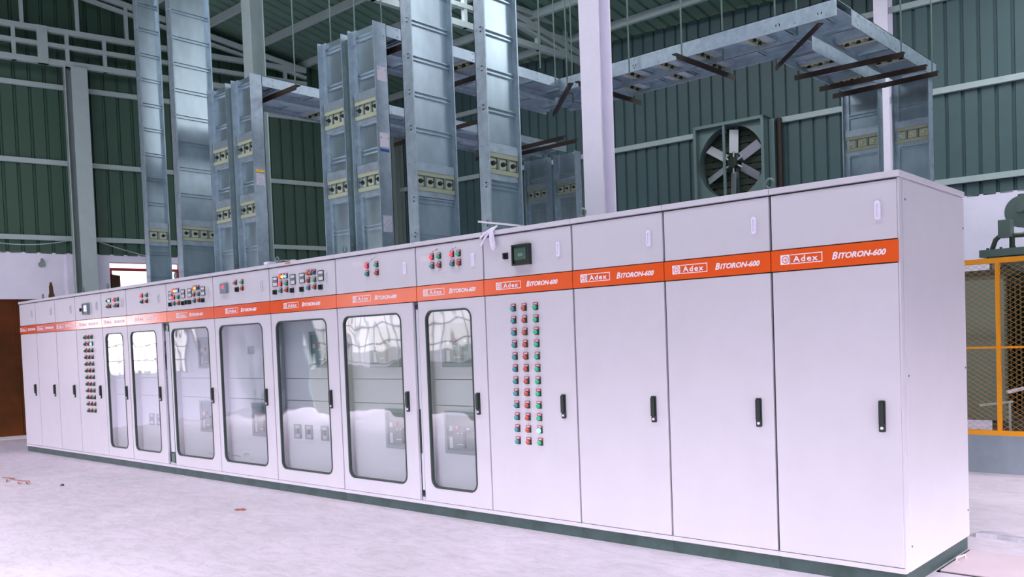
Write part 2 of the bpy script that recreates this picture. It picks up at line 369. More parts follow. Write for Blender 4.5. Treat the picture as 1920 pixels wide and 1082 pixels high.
# trusses: three rails, posts and a sloping double chord
def truss(F, s_end, s_a, label, m, posts, vert, off=0.0):
    mb = MB()
    for z, h in ((6.60, 0.10), (6.88, 0.07), (7.15, 0.09)): mb.fbox(F, s_a, s_end if z < 7 else s_end, z - h, z, -0.05, 0.05)
    for s in posts: mb.fbox(F, s - 0.03, s + 0.03, 6.5, 7.15, -0.04, 0.04)
    for s in vert:
        yy = (F[0] + F[1] * s).y; mb.fbox(F, s - 0.03, s + 0.03, 7.1, roof_z(yy) - 0.3, -0.04, 0.04)
    N = 12
    for dz, h in ((-0.20, 0.10), (-0.36, 0.06)):
        for a in range(1):
            p0 = F[0] + F[1] * s_a; p1 = F[0] + F[1] * (s_end + off)
            mb.bar((p0.x, p0.y, roof_z(p0.y) + dz - h / 2), (p1.x, p1.y, roof_z(p1.y) + dz - h / 2), 0.09, h)
    return struct('roof_truss', mb, m, label)
TF1 = (LP + LN * 0.3, LD, V(0, 0, 1), LN)
p0 = TF1[0]
def s_of(y): return (y - TF1[0].y) / LD.y
truss(TF1, 4.6, s_of(-4), 'pale lattice truss against the left gable wall', 'steelw', [s_of(v) for v in (-3.2, -2.4, -1.6, -0.8, 0.0, 0.77, 1.53, 2.09, 2.9, 3.7, 4.5, 5.2)], [s_of(v) for v in (-1.2, -.2, 0.9, 1.7, 2.45, 3.3)])
mb = MB(); mb.fbox(TF1, s_of(1.10), s_of(1.25), 6.5, 7.15, -0.03, 0.07); struct('truss_gusset', mb, 'steelw', 'wide plate joining the rails of the left truss')
TF2 = (V(-9.2, 1.6, 0), V(0.055, 0.998, 0).normalized(), V(0, 0, 1), V(1, -0.055, 0).normalized())
truss(TF2, 6.3, -5.6, 'pale lattice truss over the middle column', 'steelw', [-4, -3, -2, -1, 0, 0.9, 1.8, 2.65, 3.5, 4.3, 5.1, 5.8], [-3, -1.5, 0, 1.2, 2.4, 3.6], -0.0)
TF3 = (V(-3.35, 1.6, 0), V(0.0, 1, 0), V(0, 0, 1), V(1, 0, 0))
truss(TF3, 6.5, -5.6, 'pale lattice truss over the near column', 'steelw', [-4, -3, -2, -1, 0, 1, 2, 3, 4, 5, 6], [-3, -1.5, 0, 1.5, 3])

# columns (I sections, web along y)
def icol(x0, x1, y0, y1, z1, m, label, F=None):
    mb = MB(); t = 0.016; F = F or (V(0, 0, 0), V(1, 0, 0), V(0, 0, 1), V(0, 1, 0)); xm = (x0 + x1) / 2
    mb.fbox(F, x0, x1, 0, z1, y0, y0 + t); mb.fbox(F, x0, x1, 0, z1, y1 - t, y1); mb.fbox(F, xm - t / 2, xm + t / 2, 0, z1, y0 + t, y1 - t)
    mb.fbox(F, x0 - 0.06, x1 + 0.06, 0, 0.02, y0 - 0.06, y1 + 0.06)
    return struct('steel_column', mb, m, label)
icol(-3.485, -3.26, 1.5, 1.68, 8.05, 'steelc', 'broad lavender white steel column rising behind the middle of the cabinets')
icol(-9.38, -9.18, 1.5, 1.70, 8.05, 'steelw', 'white steel column behind the left paired busbar tower')
FL = (TF1[0], LD, V(0, 0, 1), LN)
mb = MB(); a, b = s_of(1.46), s_of(1.80)
mb.fbox(FL, a, b, 0, 6.5, -0.13, -0.11); mb.fbox(FL, a, a + 0.016, 0, 6.5, -0.11, 0.10); mb.fbox(FL, b - 0.016, b, 0, 6.5, -0.11, 0.10); mb.fbox(FL, a + 0.1, b, 0, 6.5, 0.10, 0.115)
struct('steel_column', mb, 'steelw', 'white steel column standing before the left wall')
def bcol(s0, s1, zt, label, m='steelc'):
    mb = MB(); mb.fbox(BF, s0, s1, 0, zt, 0.02, 0.04); mb.fbox(BF, (s0 + s1) / 2 - 0.01, (s0 + s1) / 2 + 0.01, 0, zt, 0.04, 0.24); mb.fbox(BF, s0, s1, 0, zt, 0.24, 0.26)
    return struct('steel_column', mb, m, label)
sx = lambda x: (x + 14.327) / BD.x
bcol(sx(-3.41), sx(-3.20), 6.5, 'white steel column on the back wall behind the right busbar drop')
bcol(sx(-14.18), sx(-13.95), 6.5, 'pale steel column in the far corner', 'steelg')

# left wall door, opening with daylight, details
mb = MB(); mb.fbox(LF, -2.4, 0.0, 0.05, 2.44, -0.16, -0.10)
for z in (0.62, 1.22, 1.83): mb.fbox(LF, -2.4, 0.0, z - 0.012, z + 0.012, -0.10, -0.088)
mb.fbox(LF, -0.55, -0.52, 0.05, 2.44, -0.10, -0.088)
struct('door_1', mb, 'shutter', 'tall dark red brown steel door at the far left')
mb = MB(); mb.fbox(LF, 0.93, 2.10, 2.975, 3.02, -0.15, -0.05); mb.fbox(LF, 2.04, 2.10, 0, 2.975, -0.15, -0.05); mb.fbox(LF, 0.93, 0.97, 0, 2.975, -0.15, -0.05)
d2 = struct('door_2', mb, 'red', 'red framed doorway open to bright daylight')
obj('door_leaf', MB().fbox((LF[0] + LF[1] * 0.95, (LF[1] * 0.5 + -LF[3] * 0.86).normalized(), LF[2], (LF[3] * 0.5 + LF[1] * 0.86).normalized()), 0, 0.38, 0.02, 2.9, -0.04, 0), 'shutter', d2, 'red brown door leaf swung open')
mb = MB(); P = LP + LD * 0.0 + LN * 0.004
prof = [(-0.04, 2.44), (0.07, 2.44), (0.05, 2.50), (0.035, 2.56), (0.03, 2.66), (0.012, 2.74), (-0.012, 2.74), (-0.03, 2.66), (-0.03, 2.56), (-0.045, 2.49)]
vs = [LP + LD * (u + 0.0) + LN * 0.003 + V(0, 0, z) for u, z in prof]; vs2 = [v - LN * 0.002 for v in vs]; n = len(vs)
mb.add(vs + vs2, [tuple(range(n)), tuple(range(2 * n - 1, n - 1, -1))] + [((i + 1) % n, i, n + i, n + (i + 1) % n) for i in range(n)])
o = struct('wall_stain', mb, 'soot', 'brown soot streak above the red brown door')
mb = MB(); hp = LP + LD * -0.12
mb.tube([hp + LN * 0.0 + V(0, 0, 3.10), hp + LN * 0.10 + V(0, 0, 3.13), hp + LN * 0.14 + LD * 0.02 + V(0, 0, 3.08), hp + LN * 0.13 + LD * 0.03 + V(0, 0, 3.0)], 0.02, 6)
mb.cyl(hp + LN * 0.0 + V(0, 0, 3.05), hp + LN * 0.03 + V(0, 0, 3.05), 0.05, 10)
tag(obj('wall_hook', mb, 'steelg'), 'small grey curved bracket fixed high on the white left wall', 'bracket')
def sag(p, q, dz, n=14):
    p = Vector(p); q = Vector(q); return [p.lerp(q, i / n) - V(0, 0, dz * 4 * (i / n) * (1 - i / n)) for i in range(n + 1)]
tag(obj('hanging_cable', MB().tube(sag(LP + LD * -1.4 + LN * 0.1 + V(0, 0, 3.56), LP + LD * 0.44 + LN * 0.1 + V(0, 0, 3.52), 0.16), 0.009, 6), 'steelw'), 'pale cable sagging along the wall left of the white column', 'cable')
tag(obj('hanging_cable', MB().tube(sag(LP + LD * 0.70 + LN * 0.1 + V(0, 0, 3.50), LP + LD * 1.75 + LN * 0.1 + V(0, 0, 3.19), 0.02), 0.009, 6), 'steelw'), 'pale cable dropping from the white column toward the bright doorway', 'cable')

# ------------------------------------------------------------------ cabinets
XS = [0, -0.767, -1.54, -2.329, -3.24, -4.055, -5.206, -6.348, -7.494, -8.604, -9.703, -10.455, -11.327, -12.062, -12.828, -13.493]
DEP = 1.07; Z0 = 0.08; ZD0 = 0.112; ZD1 = 1.760; ZB0 = 1.766; ZB1 = 1.885; ZU0 = 1.891; ZU1 = 2.206; ZL0 = 2.216; ZL1 = 2.25

def text_mesh(txt, size, shear=0.0, bold=0.0, space=1.0):
    c = bpy.data.curves.new('t', 'FONT'); c.body = txt; c.size = size; c.shear = shear; c.offset = bold; c.space_character = space; c.extrude = 0.0008; c.resolution_u = 3
    o = bpy.data.objects.new('t', c); COL.objects.link(o); dg = bpy.context.evaluated_depsgraph_get(); dg.update()
    me = bpy.data.meshes.new_from_object(o.evaluated_get(dg)); bpy.data.objects.remove(o); return me
def text_into(mb, txt, x, z, y, size, width=None, **k):
    me = text_mesh(txt, size, **k); vs = [v.co.copy() for v in me.vertices]
    x0 = min(v.x for v in vs); x1 = max(v.x for v in vs); sc = width / (x1 - x0) if width else 1.0
    mb.add([(x + (v.x - x0) * sc, y - v.z - 0.0035, z + v.y) for v in vs], [tuple(p.vertices) for p in me.polygons]); bpy.data.meshes.remove(me); return mb
YF = -0.0045
lg = MB()
def fr(mb, x0, x1, z0, z1, t, y0, y1):
    mb.box(x0, x1, y0, y1, z0, z0 + t); mb.box(x0, x1, y0, y1, z1 - t, z1); mb.box(x0, x0 + t, y0, y1, z0 + t, z1 - t); mb.box(x1 - t, x1, y0, y1, z0 + t, z1 - t)
lg.box(0, 0.064, YF, 0, -0.028, 0.028); fr(lg, 0.06, 0.264, -0.028, 0.028, 0.005, YF, 0)
text_into(lg, 'Adex', 0.082, -0.0165, YF + 0.002, 0.047, width=0.155, bold=0.0012, space=1.25)
LOGO = mesh_of('logo', lg, M['white'])
em = MB(); cpts = [(0.032 + 0.022 * math.cos(t * math.pi / 12), 0.022 * math.sin(t * math.pi / 12)) for t in range(24)]; cin = [(0.032 + 0.0185 * math.cos(t * math.pi / 12), 0.0185 * math.sin(t * math.pi / 12)) for t in range(24)]
em.ring(cpts, cin, YF - 0.0012, YF)
em.box(0.0185, 0.036, YF - 0.0012, YF, -0.002, 0.002); em.box(0.0355, 0.0385, YF - 0.0012, YF, -0.012, 0.014)
EMB = mesh_of('emblem', em, M['orange'])
lt = MB(); text_into(lt, 'B', 0, -0.019, YF + 0.003, 0.056, shear=0.28, bold=0.0016)
text_into(lt, 'ITORON-600', 0.036, -0.017, YF + 0.003, 0.043, width=0.276, shear=0.28, bold=0.0015)
LETT = mesh_of('lettering', lt, M['white'])

# indicator lamp proto meshes (origin at the lens centre on the door face)
LB = MB(); LB.box(-0.021, 0.021, -0.006, 0.0, -0.024, 0.030); LB.cyl((0, -0.006, -0.004), (0, -0.014, -0.004), 0.019, 16)
LBm = mesh_of('lamp_bezel', LB, M['dark'])
LT = MB(); fr(LT, -0.021, 0.021, 0.013, 0.032, 0.004, -0.012, -0.006); LTm = mesh_of('tag_frame', LT, M['tagred'])
LW = MB().box(-0.017, 0.017, -0.010, -0.006, 0.017, 0.028); LWm = mesh_of('tag_plate', LW, M['sticker'])
LENS = {}
def lens(c):
    if c not in LENS:
        LENS[c] = mesh_of('lens', MB().cyl((0, -0.014, -0.004), (0, -0.026, -0.004), 0.0165, 16, cap=False).cyl((0, -0.026, -0.004), (0, -0.034, -0.004), 0.0165, 16, r2=0.009), M[c])
    return LENS[c]
def link(name, me, parent, loc):
    o = bpy.data.objects.new(name, me); COL.objects.link(o); o.parent = parent; o.location = Vector(loc); return o
LAB = {'teal': 'teal lamp', 'redl': 'red lamp', 'green': 'green lamp', 'redon': 'lit red lamp', 'greenon': 'lit green lamp', 'amber': 'amber lamp', 'amberon': 'lit amber lamp', 'blue': 'blue lamp', 'blueon': 'lit blue lamp', 'dgreen': 'dark green lamp', 'dred': 'dark red lamp'}
def lamp(cab, x, z, c, s=1.0):
    b = link('indicator_lamp', LBm, cab, (x - WL[cab.name].x, -WL[cab.name].y, z)); b['label'] = LAB[c]; b.scale = (s, 1, s)
    link('lens', lens(c), b, (0, 0, 0)); link('tag_frame', LTm, b, (0, 0, 0)); link('tag_plate', LWm, b, (0, 0, 0))
    return b
# rotary selector
SB = MB(); SB.box(-0.022, 0.022, -0.006, 0, -0.022, 0.026); SB.cyl((0, -0.006, 0), (0, -0.016, 0), 0.021, 16); SB.box(-0.006, 0.006, -0.034, -0.016, -0.022, 0.022)
SBm = mesh_of('selector_switch', SB, M['black'])
def selector(cab, x, z):
    o = link('selector_switch', SBm, cab, (x - WL[cab.name].x, -WL[cab.name].y, z)); return o
def meter(cab, x, z, w=0.088, h=0.096, bodym='dark'):
    mb = MB(); fr(mb, x - w / 2, x + w / 2, z - h / 2, z + h / 2, 0.006, -0.009, 0); o = obj('panel_meter', mb, bodym, cab)
    mb = MB(); mb.box(x - w / 2 + 0.007, x + w / 2 - 0.007, -0.008, 0, z - h / 2 + 0.007, z + h / 2 - 0.007); obj('meter_face', mb, 'sticker', o)
    mb = MB(); mb.box(x - w / 2 + 0.012, x + w / 2 - 0.007, -0.0095, -0.008, z - 0.010, z + h * 0.18); obj('meter_display', mb, 'screen2', o); return o
HB = rrect(-0.018, 0.018, -0.086, 0.086, 0.006, 3)
HM = mesh_of('door_handle', MB().plate(HB, -0.012, 0).plate(rrect(-0.013, 0.013, -0.045, 0.078, 0.005, 3), -0.026, -0.012), M['black'])
HLm = mesh_of('lock', MB().cyl((0, -0.012, -0.064), (0, -0.018, -0.064), 0.0085, 12), M['whiteplastic'])
PH = MB().ring(rrect(-0.016, 0.016, -0.052, 0.052, 0.0158, 8), rrect(-0.009, 0.009, -0.040, 0.036, 0.0088, 8), -0.012, 0).plate(rrect(-0.0095, 0.0095, -0.041, 0.036, 0.009, 8), -0.004, 0)
PHm = mesh_of('pull_handle', PH, M['whiteplastic']); PHg = mesh_of('pull_handle', PH, M['paint2'])

def breaker(cab, x0, z0, w=0.40, h=0.345, yp=0.10):
    x1 = x0 + w; z1 = z0 + h; mb = MB()
    fr(mb, x0, x1, z0, z1, 0.03, yp - 0.030, yp); o = obj('circuit_breaker', mb, 'acbf', cab)
    obj('breaker_face', MB().box(x0 + 0.03, x1 - 0.03, yp - 0.018, yp, z0 + 0.03, z1 - 0.03), 'acb', o)
    mb = MB(); mb.box(x0 + 0.05, x0 + 0.09, yp - 0.022, yp - 0.018, z0 + 0.045, z0 + 0.135); mb.box(x0 + 0.05, x0 + 0.09, yp - 0.022, yp - 0.018, z0 + 0.185, z0 + 0.225)
    obj('rating_label', mb, 'acbl', o)
    obj('trip_button', MB().cyl((x0 + 0.155, yp - 0.018, z0 + 0.215), (x0 + 0.155, yp - 0.032, z0 + 0.215), 0.015, 14), 'redl', o, 'red button')
    mb = MB(); mb.box(x0 + 0.14, x0 + 0.165, yp - 0.021, yp - 0.018, z0 + 0.165, z0 + 0.173); mb.box(x0 + 0.19, x0 + 0.21, yp - 0.021, yp - 0.018, z0 + 0.165, z0 + 0.173)
    mb.box(x0 + 0.14, x0 + 0.23, yp - 0.024, yp - 0.018, z0 + 0.075, z0 + 0.081); mb.box(x0 + 0.26, x0 + 0.29, yp - 0.021, yp - 0.018, z0 + 0.20, z0 + 0.215)
    obj('status_marks', mb, 'sticker', o)
    obj('charging_handle', MB().box(x0 + 0.228, x0 + 0.250, yp - 0.034, yp - 0.018, z0 + 0.05, z0 + 0.18), 'black', o)
    return o
def mccb(cab, x, z, yp=0.10):
    mb = MB(); fr(mb, x - 0.055, x + 0.055, z - 0.07, z + 0.07, 0.012, yp - 0.02, yp); o = obj('small_breaker', mb, 'acbf', cab)
    obj('breaker_face', MB().box(x - 0.043, x + 0.043, yp - 0.012, yp, z - 0.058, z + 0.058), 'acbl', o)
    obj('toggle', MB().box(x - 0.02, x + 0.03, yp - 0.035, yp - 0.012, z - 0.02, z + 0.03), 'acb', o)

CL = [
 'plain grey cabinet at the near right end of the row, showing its side panel',
 'plain grey cabinet second from the near right end, between two blank cabinets',
 'plain grey cabinet just right of the one with three columns of large lamps',
 'grey cabinet with large lamps in three columns and a black square meter above',
 'glass-doored cabinet with two breakers, next left of the cabinet with large lamp columns',
 'widest nearby glass-doored cabinet, strong window reflections, one group of four lamps above',
 'glass-doored cabinet with a meter panel above and three small switches low inside',
 'glass-doored cabinet with a small grey display and four lamps on its upper door',
 'glass-doored cabinet with a crowded meter panel, right of the pale gap at left',
 'glass-doored cabinet left of the pale gap, bright reflections, four lamps above',
 'narrow glass-doored cabinet with eight lamps above, beside the far lamp column cabinet',
 'grey cabinet with three columns of tiny lamps, far left part of the row',
 'plain grey cabinet touching the cabinet with tiny lamp columns on its left',
 'plain grey cabinet second from the far left end of the row',
 'plain grey cabinet at the very far left end of the row']
LEFTX = [-8, 0, 0, 0, -4.07, 0, 0, 0, -8.58]
WIN = {4: (-3.962, -3.398), 5: (-5.124, -4.278), 6: (-6.266, -5.384), 7: (-7.406, -6.518), 8: (-8.522, -7.637), 9: (-9.628, -8.912), 10: (-10.377, -9.844)}
HX = [-0.111, -0.872, -1.654, -2.453, -3.351, -4.225, -5.355, -6.489, -7.602, -8.865, -9.800, -10.60, -11.479, -12.204, -12.963]
DOORX = {4: (-4.055, -3.240), 5: (-5.206, -4.115), 8: (-8.572, -7.494), 9: (-9.703, -8.755)}
cabs = []
for i in range(15):
    xr, xl = XS[i], XS[i + 1]; cx = (xl + xr) / 2
    cab = thing('switchgear_cabinet', CL[i], 'cabinet', (cx, 0.5, 0), 'grey switchgear cabinets standing in a row'); cabs.append(cab)
    t = 0.02; mb = MB()
    if i in WIN:
        mb.box(xl + 0.002, xl + t, 0.03, DEP, Z0, ZL0); mb.box(xr - t, xr - 0.002, 0.03, DEP, Z0, ZL0); mb.box(xl + t, xr - t, DEP - t, DEP, Z0, ZL0)
        mb.box(xl + t, xr - t, 0.03, DEP - t, Z0, ZD0 + 0.02); mb.box(xl + t, xr - t, 0.03, DEP - t, ZB0 - 0.02, ZL0)
    else:
        mb.box(xl + 0.002, xr - 0.002, 0.03, DEP, Z0, ZL0)
    mb.box(xl + 0.001, xr - 0.001, 0.0, 0.03, Z0, ZD0 - 0.004)
    body = obj('body', mb, 'paint', cab)
    mb = MB(); mb.box(xl + 0.001, xr - 0.001, 0.02, 0.032, ZD0, ZL0 - 0.001) if i not in WIN else None
    if i in WIN:
        mb.box(xl + 0.001, xl + 0.02, 0.02, 0.03, ZD0, ZL0 - 0.001); mb.box(xr - 0.02, xr - 0.001, 0.02, 0.03, ZD0, ZL0 - 0.001); mb.box(xl + 0.02, xr - 0.02, 0.02, 0.03, ZD1 - 0.01, ZL0 - 0.001)
    obj('gap_shade_strip', mb, 'dark', cab, 'dark strip giving the shade in the door gaps')  # dark backing behind the doors, its colour makes the gap shadow
    yb = DEP + 0.012
    obj('top_cover', MB().box(xl + 0.0015, xr + (0.012 if i == 0 else -0.0015), -0.012, yb, ZL0, ZL1), 'paint', cab, bevel=0.003)
    obj('plinth', MB().box(xl + 0.001, xr - 0.001 + (0.0 if i else 0.002), 0.012, DEP - 0.02, 0, Z0), 'plinth', cab, 'dark green plinth')
    if i == 0:
        obj('corner_post', MB().box(-0.0065, 0.004, 0.003, 0.044, Z0 + 0.002, ZL0 - 0.004), 'paint', cab)
        sp = obj('side_panel', MB().box(-0.004, 0.010, 0.045, DEP - 0.004, Z0 + 0.004, ZL0 - 0.010), 'paint', cab, bevel=0.002)
        for yy, zz in ((0.07, 2.10), (0.07, 1.15), (0.07, 0.22), (1.04, 2.02), (1.04, 1.15), (1.04, 0.25)): obj('screw', MB().cyl((0.010, yy, zz), (0.014, yy, zz), 0.006, 8), 'rod', sp)
    # upper door
    dl, dr = xl + 0.008, xr - 0.008
    ud = obj('upper_door', MB().box(dl, dr, 0, 0.02, ZU0, ZU1), 'paint', cab, bevel=0.002)
    link('pull_handle', PHm if i < 6 else PHg, ud, (HX[i] if i not in (5, 9) else (-4.193 if i == 5 else -8.80), 0, 2.05)).location -= WL[cab.name]
    # nameplate band
    npz = (ZB0 + ZB1) / 2
    npl = obj('nameplate', MB().box(xl + 0.003, xr - 0.003, -0.004, 0.02, ZB0, ZB1), 'orange', cab, 'orange nameplate band', bevel=0.0015)
    W = 0.64; gx = cx - W / 2
    a = link('logo', LOGO, npl, V(gx, 0, npz + 0.003) - WL[cab.name]); b = link('emblem', EMB, npl, V(gx, 0, npz + 0.003) - WL[cab.name]); c = link('lettering', LETT, npl, V(gx + 0.322, 0, npz + 0.001) - WL[cab.name])
    # main door
    if i in DOORX: dl, dr = DOORX[i][0] + 0.008, DOORX[i][1] - 0.004
    mb = MB()
    if i in WIN:
        x0, x1 = WIN[i]; z0, z1 = 0.226, 1.684
        inner = rrect(x0 + 0.008, x1 - 0.008, z0 + 0.008, z1 - 0.008, 0.072)
        mb.ring(rect_like(dl, dr, ZD0, ZD1), inner, 0, 0.02)
        door = obj('door', mb, 'paint', cab)
        obj('window_gasket', MB().ring(rrect(x0, x1, z0, z1, 0.08), rrect(x0 + 0.014, x1 - 0.014, z0 + 0.014, z1 - 0.014, 0.066), -0.004, 0.022), 'dark', door, 'black rubber gasket')
        obj('window_pane', MB().plate(rrect(x0 + 0.010, x1 - 0.010, z0 + 0.010, z1 - 0.010, 0.070), 0.008, 0.011), 'pane', door, 'clear glossy pane')
        # inner mounting panel, three plates with seams
        yp = 0.10
        mb = MB(); g = 0.003
        for a0, a1 in ((ZD0 + 0.02, 0.90), (0.90, 1.115), (1.115, ZB0 - 0.02)): mb.box(xl + 0.045, xr - 0.022, yp, yp + 0.02, a0 + g, a1 - g)
        obj('mounting_panel', mb, 'paint2', cab)
        obj('hinge_strip', MB().box(xl + 0.021, xl + 0.045, yp + 0.01, yp + 0.03, ZD0 + 0.02, ZB0 - 0.02), 'paint2', cab)
    else:
        mb.box(dl, dr, 0, 0.02, ZD0, ZD1); door = obj('door', mb, 'paint', cab, bevel=0.002)
    h = link('door_handle', HM, door, V(HX[i], 0, 0.934) - WL[cab.name]); h['label'] = 'black swing handle'
    link('lock', HLm, h if False else door, V(HX[i], 0, 0.934) - WL[cab.name])
    # lifting eye at the left corner
    if i in (1, 2, 3, 5, 6, 8, 10, 11, 13):
        ex = {1: -0.79 + 0.0, 2: -2.28, 3: -3.20, 5: -5.15, 6: -6.30, 8: -8.50, 10: -10.40, 11: -11.2, 13: -12.7}[i]; ey = 0.07
        if i == 1: ex = -0.80
        mb = MB().tube([(ex + 0.028 * math.cos(t), ey, ZL1 + 0.046 + 0.028 * math.sin(t)) for t in [k * math.pi / 9 for k in range(18)]], 0.0065, 8, True)
        mb.cyl((ex, ey, ZL1), (ex, ey, ZL1 + 0.018), 0.013, 10); obj('lifting_eye', mb, 'rod', cab)

# gap strips (recessed inner frame seen between two doors)
c = cabs[5]
obj('latch_slot', MB().box(-4.106, -4.098, 0.016, 0.030, 0.50, 0.87), 'black', c)
obj('inner_rail', MB().box(-4.110, -4.062, 0.024, 0.034, ZD0 + 0.08, ZD1 - 0.06), 'paint2', c)
c = cabs[9]
obj('inner_rail', MB().box(-8.745, -8.612, 0.032, 0.042, ZD0 + 0.14, ZD1 - 0.09), 'paint2', c)
obj('hinge', MB().box(-8.70, -8.62, 0.012, 0.036, 0.13, 0.24), 'rod', c); obj('hinge', MB().box(-8.68, -8.63, 0.012, 0.036, 1.66, 1.73), 'rod', c)

# lamps
for r in range(12):
    z = 1.655 - r * (1.655 - 0.665) / 11
    for k, (x, col) in enumerate(((-2.925, 'teal'), (-2.812, 'redl'), (-2.695, 'green'))):
        lamp(cabs[3], x, z, 'greenon' if (r == 10 and k == 2) else col)
    z = 1.653 - r * (1.653 - 0.68) / 11
    for k, (x, col) in enumerate(((-11.02, 'dgreen'), (-10.913, 'dred'), (-10.805, 'dgreen'))):
        lamp(cabs[11], x, z, 'greenon' if (r == 1 and k == 2) else col)
for x, z, col in ((-3.837, 2.115, 'redon'), (-3.750, 2.115, 'green'), (-3.590, 2.115, 'redon'), (-3.511, 2.115, 'green'), (-3.837, 2.042, 'teal'), (-3.750, 2.042, 'redl'), (-3.590, 2.042, 'teal'), (-3.511, 2.042, 'redl')): lamp(cabs[4], x, z - .003, col, 0.9)
for x, z, col in ((-4.716, 2.112, 'redon'), (-4.578, 2.112, 'green'), (-4.716, 2.043, 'teal'), (-4.578, 2.043, 'redl')): lamp(cabs[5], x, z - .003, col, 0.9)
for x, z, col in ((-6.125, 2.113, 'redon'), (-6.073, 2.113, 'amberon'), (-6.020, 2.113, 'blueon'), (-6.128, 2.044, 'redon'), (-6.023, 2.044, 'green'), (-6.130, 1.979, 'teal'), (-6.023, 1.979, 'redl'),
                  (-5.641, 2.115, 'redl'), (-5.592, 2.115, 'amber'), (-5.537, 2.115, 'blue'), (-5.642, 2.045, 'redl'), (-5.538, 2.045, 'green'), (-5.643, 1.978, 'teal'), (-5.541, 1.978, 'redl')): lamp(cabs[6], x, z, col, 0.9)
for x, z in ((-6.230, 2.072), (-5.912, 2.072), (-5.752, 2.075), (-5.436, 2.076)): meter(cabs[6], x, z)
for x, z in ((-6.234, 1.968), (-5.924, 1.968), (-5.757, 1.968), (-5.441, 1.969)): selector(cabs[6], x, z)
for x, z, col in ((-6.997, 2.112, 'redl'), (-6.864, 2.112, 'green'), (-6.867, 2.046, 'redl')): lamp(cabs[7], x, z, col, 0.9)
selector(cabs[7], -6.967, 2.04)
dm = obj('relay_unit', MB().box(-7.289, -7.161, -0.03, 0, 2.015, 2.120), 'acbf', cabs[7]); obj('red_display', MB().box(-7.245, -7.195, -0.034, -0.03, 2.066, 2.096), 'redon', dm, 'lit red digits')
dx = -8.604 + 6.348 - 0.025
for x, z, col in ((-8.398, 2.11, 'redon'), (-8.348, 2.11, 'amberon'), (-8.295, 2.11, 'blueon'), (-8.400, 2.036, 'redon'), (-8.29, 2.036, 'green'), (-8.40, 1.968, 'teal'), (-8.29, 1.968, 'redl'),
                  (-7.905, 2.112, 'amber'), (-7.862, 2.112, 'amberon'), (-7.808, 2.112, 'blue'), (-7.912, 2.042, 'redl'), (-7.81, 2.042, 'green'), (-7.912, 1.974, 'teal'), (-7.81, 1.974, 'redl')): lamp(cabs[8], x, z, col, 0.9)
for x, z in ((-8.489, 2.065), (-8.179, 2.066), (-8.020, 2.068), (-7.712, 2.070)): meter(cabs[8], x, z)
for x, z in ((-8.490, 1.962), (-8.179, 1.962), (-8.09, 1.966), (-8.020, 1.964), (-7.712, 1.968)): selector(cabs[8], x, z)
for x, z, col in ((-9.231, 2.104, 'redon'), (-9.096, 2.104, 'green'), (-9.231, 2.033, 'dgreen'), (-9.100, 2.033, 'dred')): lamp(cabs[9], x, z, col, 0.9)
for x, z, col in ((-10.224, 2.097, 'dgreen'), (-10.161, 2.097, 'greenon'), (-10.021, 2.097, 'redon'), (-9.925, 2.098, 'green'), (-10.230, 2.023, 'dgreen'), (-10.163, 2.023, 'dred'), (-10.01, 2.023, 'teal'), (-9.93, 2.023, 'dred')): lamp(cabs[10], x, z, col, 0.9)
# square meters
def bigmeter(cab, x0, x1, z0, z1, m1='black'):
    mb = MB(); fr(mb, x0, x1, z0, z1, 0.012, -0.035, 0); mb.box(x0 + 0.012, x1 - 0.012, -0.022, 0, z0 + 0.012, z1 - 0.012); o = obj('square_meter', mb, m1, cab, 'black square meter')
    obj('meter_screen', MB().box(x0 + 0.02, x1 - 0.035, -0.026, -0.022, z0 + 0.04, z1 - 0.025), 'screen', o)
    obj('meter_reading', MB().box(x0 + 0.06, x1 - 0.065, -0.028, -0.026, z0 + 0.065, z1 - 0.065), 'screen2', o)
bigmeter(cabs[3], -2.898, -2.722, 1.966, 2.118); selector(cabs[3], -2.987, 2.045)
bigmeter(cabs[11], -11.003, -10.83, 1.952, 2.10, 'acbf'); selector(cabs[11], -11.088, 2.022)
# stickers on upper doors
def stick(cab, x0, x1, z0, z1, m='sticker', y=0.0): obj('paper_label', MB().box(x0, x1, y - 0.001, y, z0, z1), m, cab)
stick(cabs[5], -4.935, -4.79, 2.115, 2.155); stick(cabs[4], -3.99, -3.885, 2.085, 2.125); stick(cabs[6], -6.17, -6.0, 2.145, 2.185); stick(cabs[8], -8.44, -8.27, 2.145, 2.185); stick(cabs[9], -9.42, -9.31, 2.05, 2.10)
stick(cabs[6], -6.02, -5.93, 2.228, 2.240, 'amber', -0.012); stick(cabs[8], -8.36, -8.2, 2.228, 2.240, 'sticker', -0.012); stick(cabs[7], -6.99, -6.86, 2.228, 2.240, 'sticker', -0.012)
# marker scribbles
def scribble(cab, x, z, n, s=0.014, ang=0.3):
    mb = MB()
    for k in range(n):
        cxx = x + k * s * 1.25; czz = z + k * s * ang
        pts = [(cxx + random.uniform(-.4, .4) * s, -0.0012, czz + random.uniform(-.5, .5) * s) for _ in range(5)]
        mb.tube(pts, 0.0010, 4)
    obj('marker_writing', mb, 'ink', cab)
scribble(cabs[5], -4.68, 2.148, 5, 0.018, 0.5); scribble(cabs[4], -3.83, 2.155, 4, 0.018); scribble(cabs[4], -3.59, 2.155, 3, 0.015)
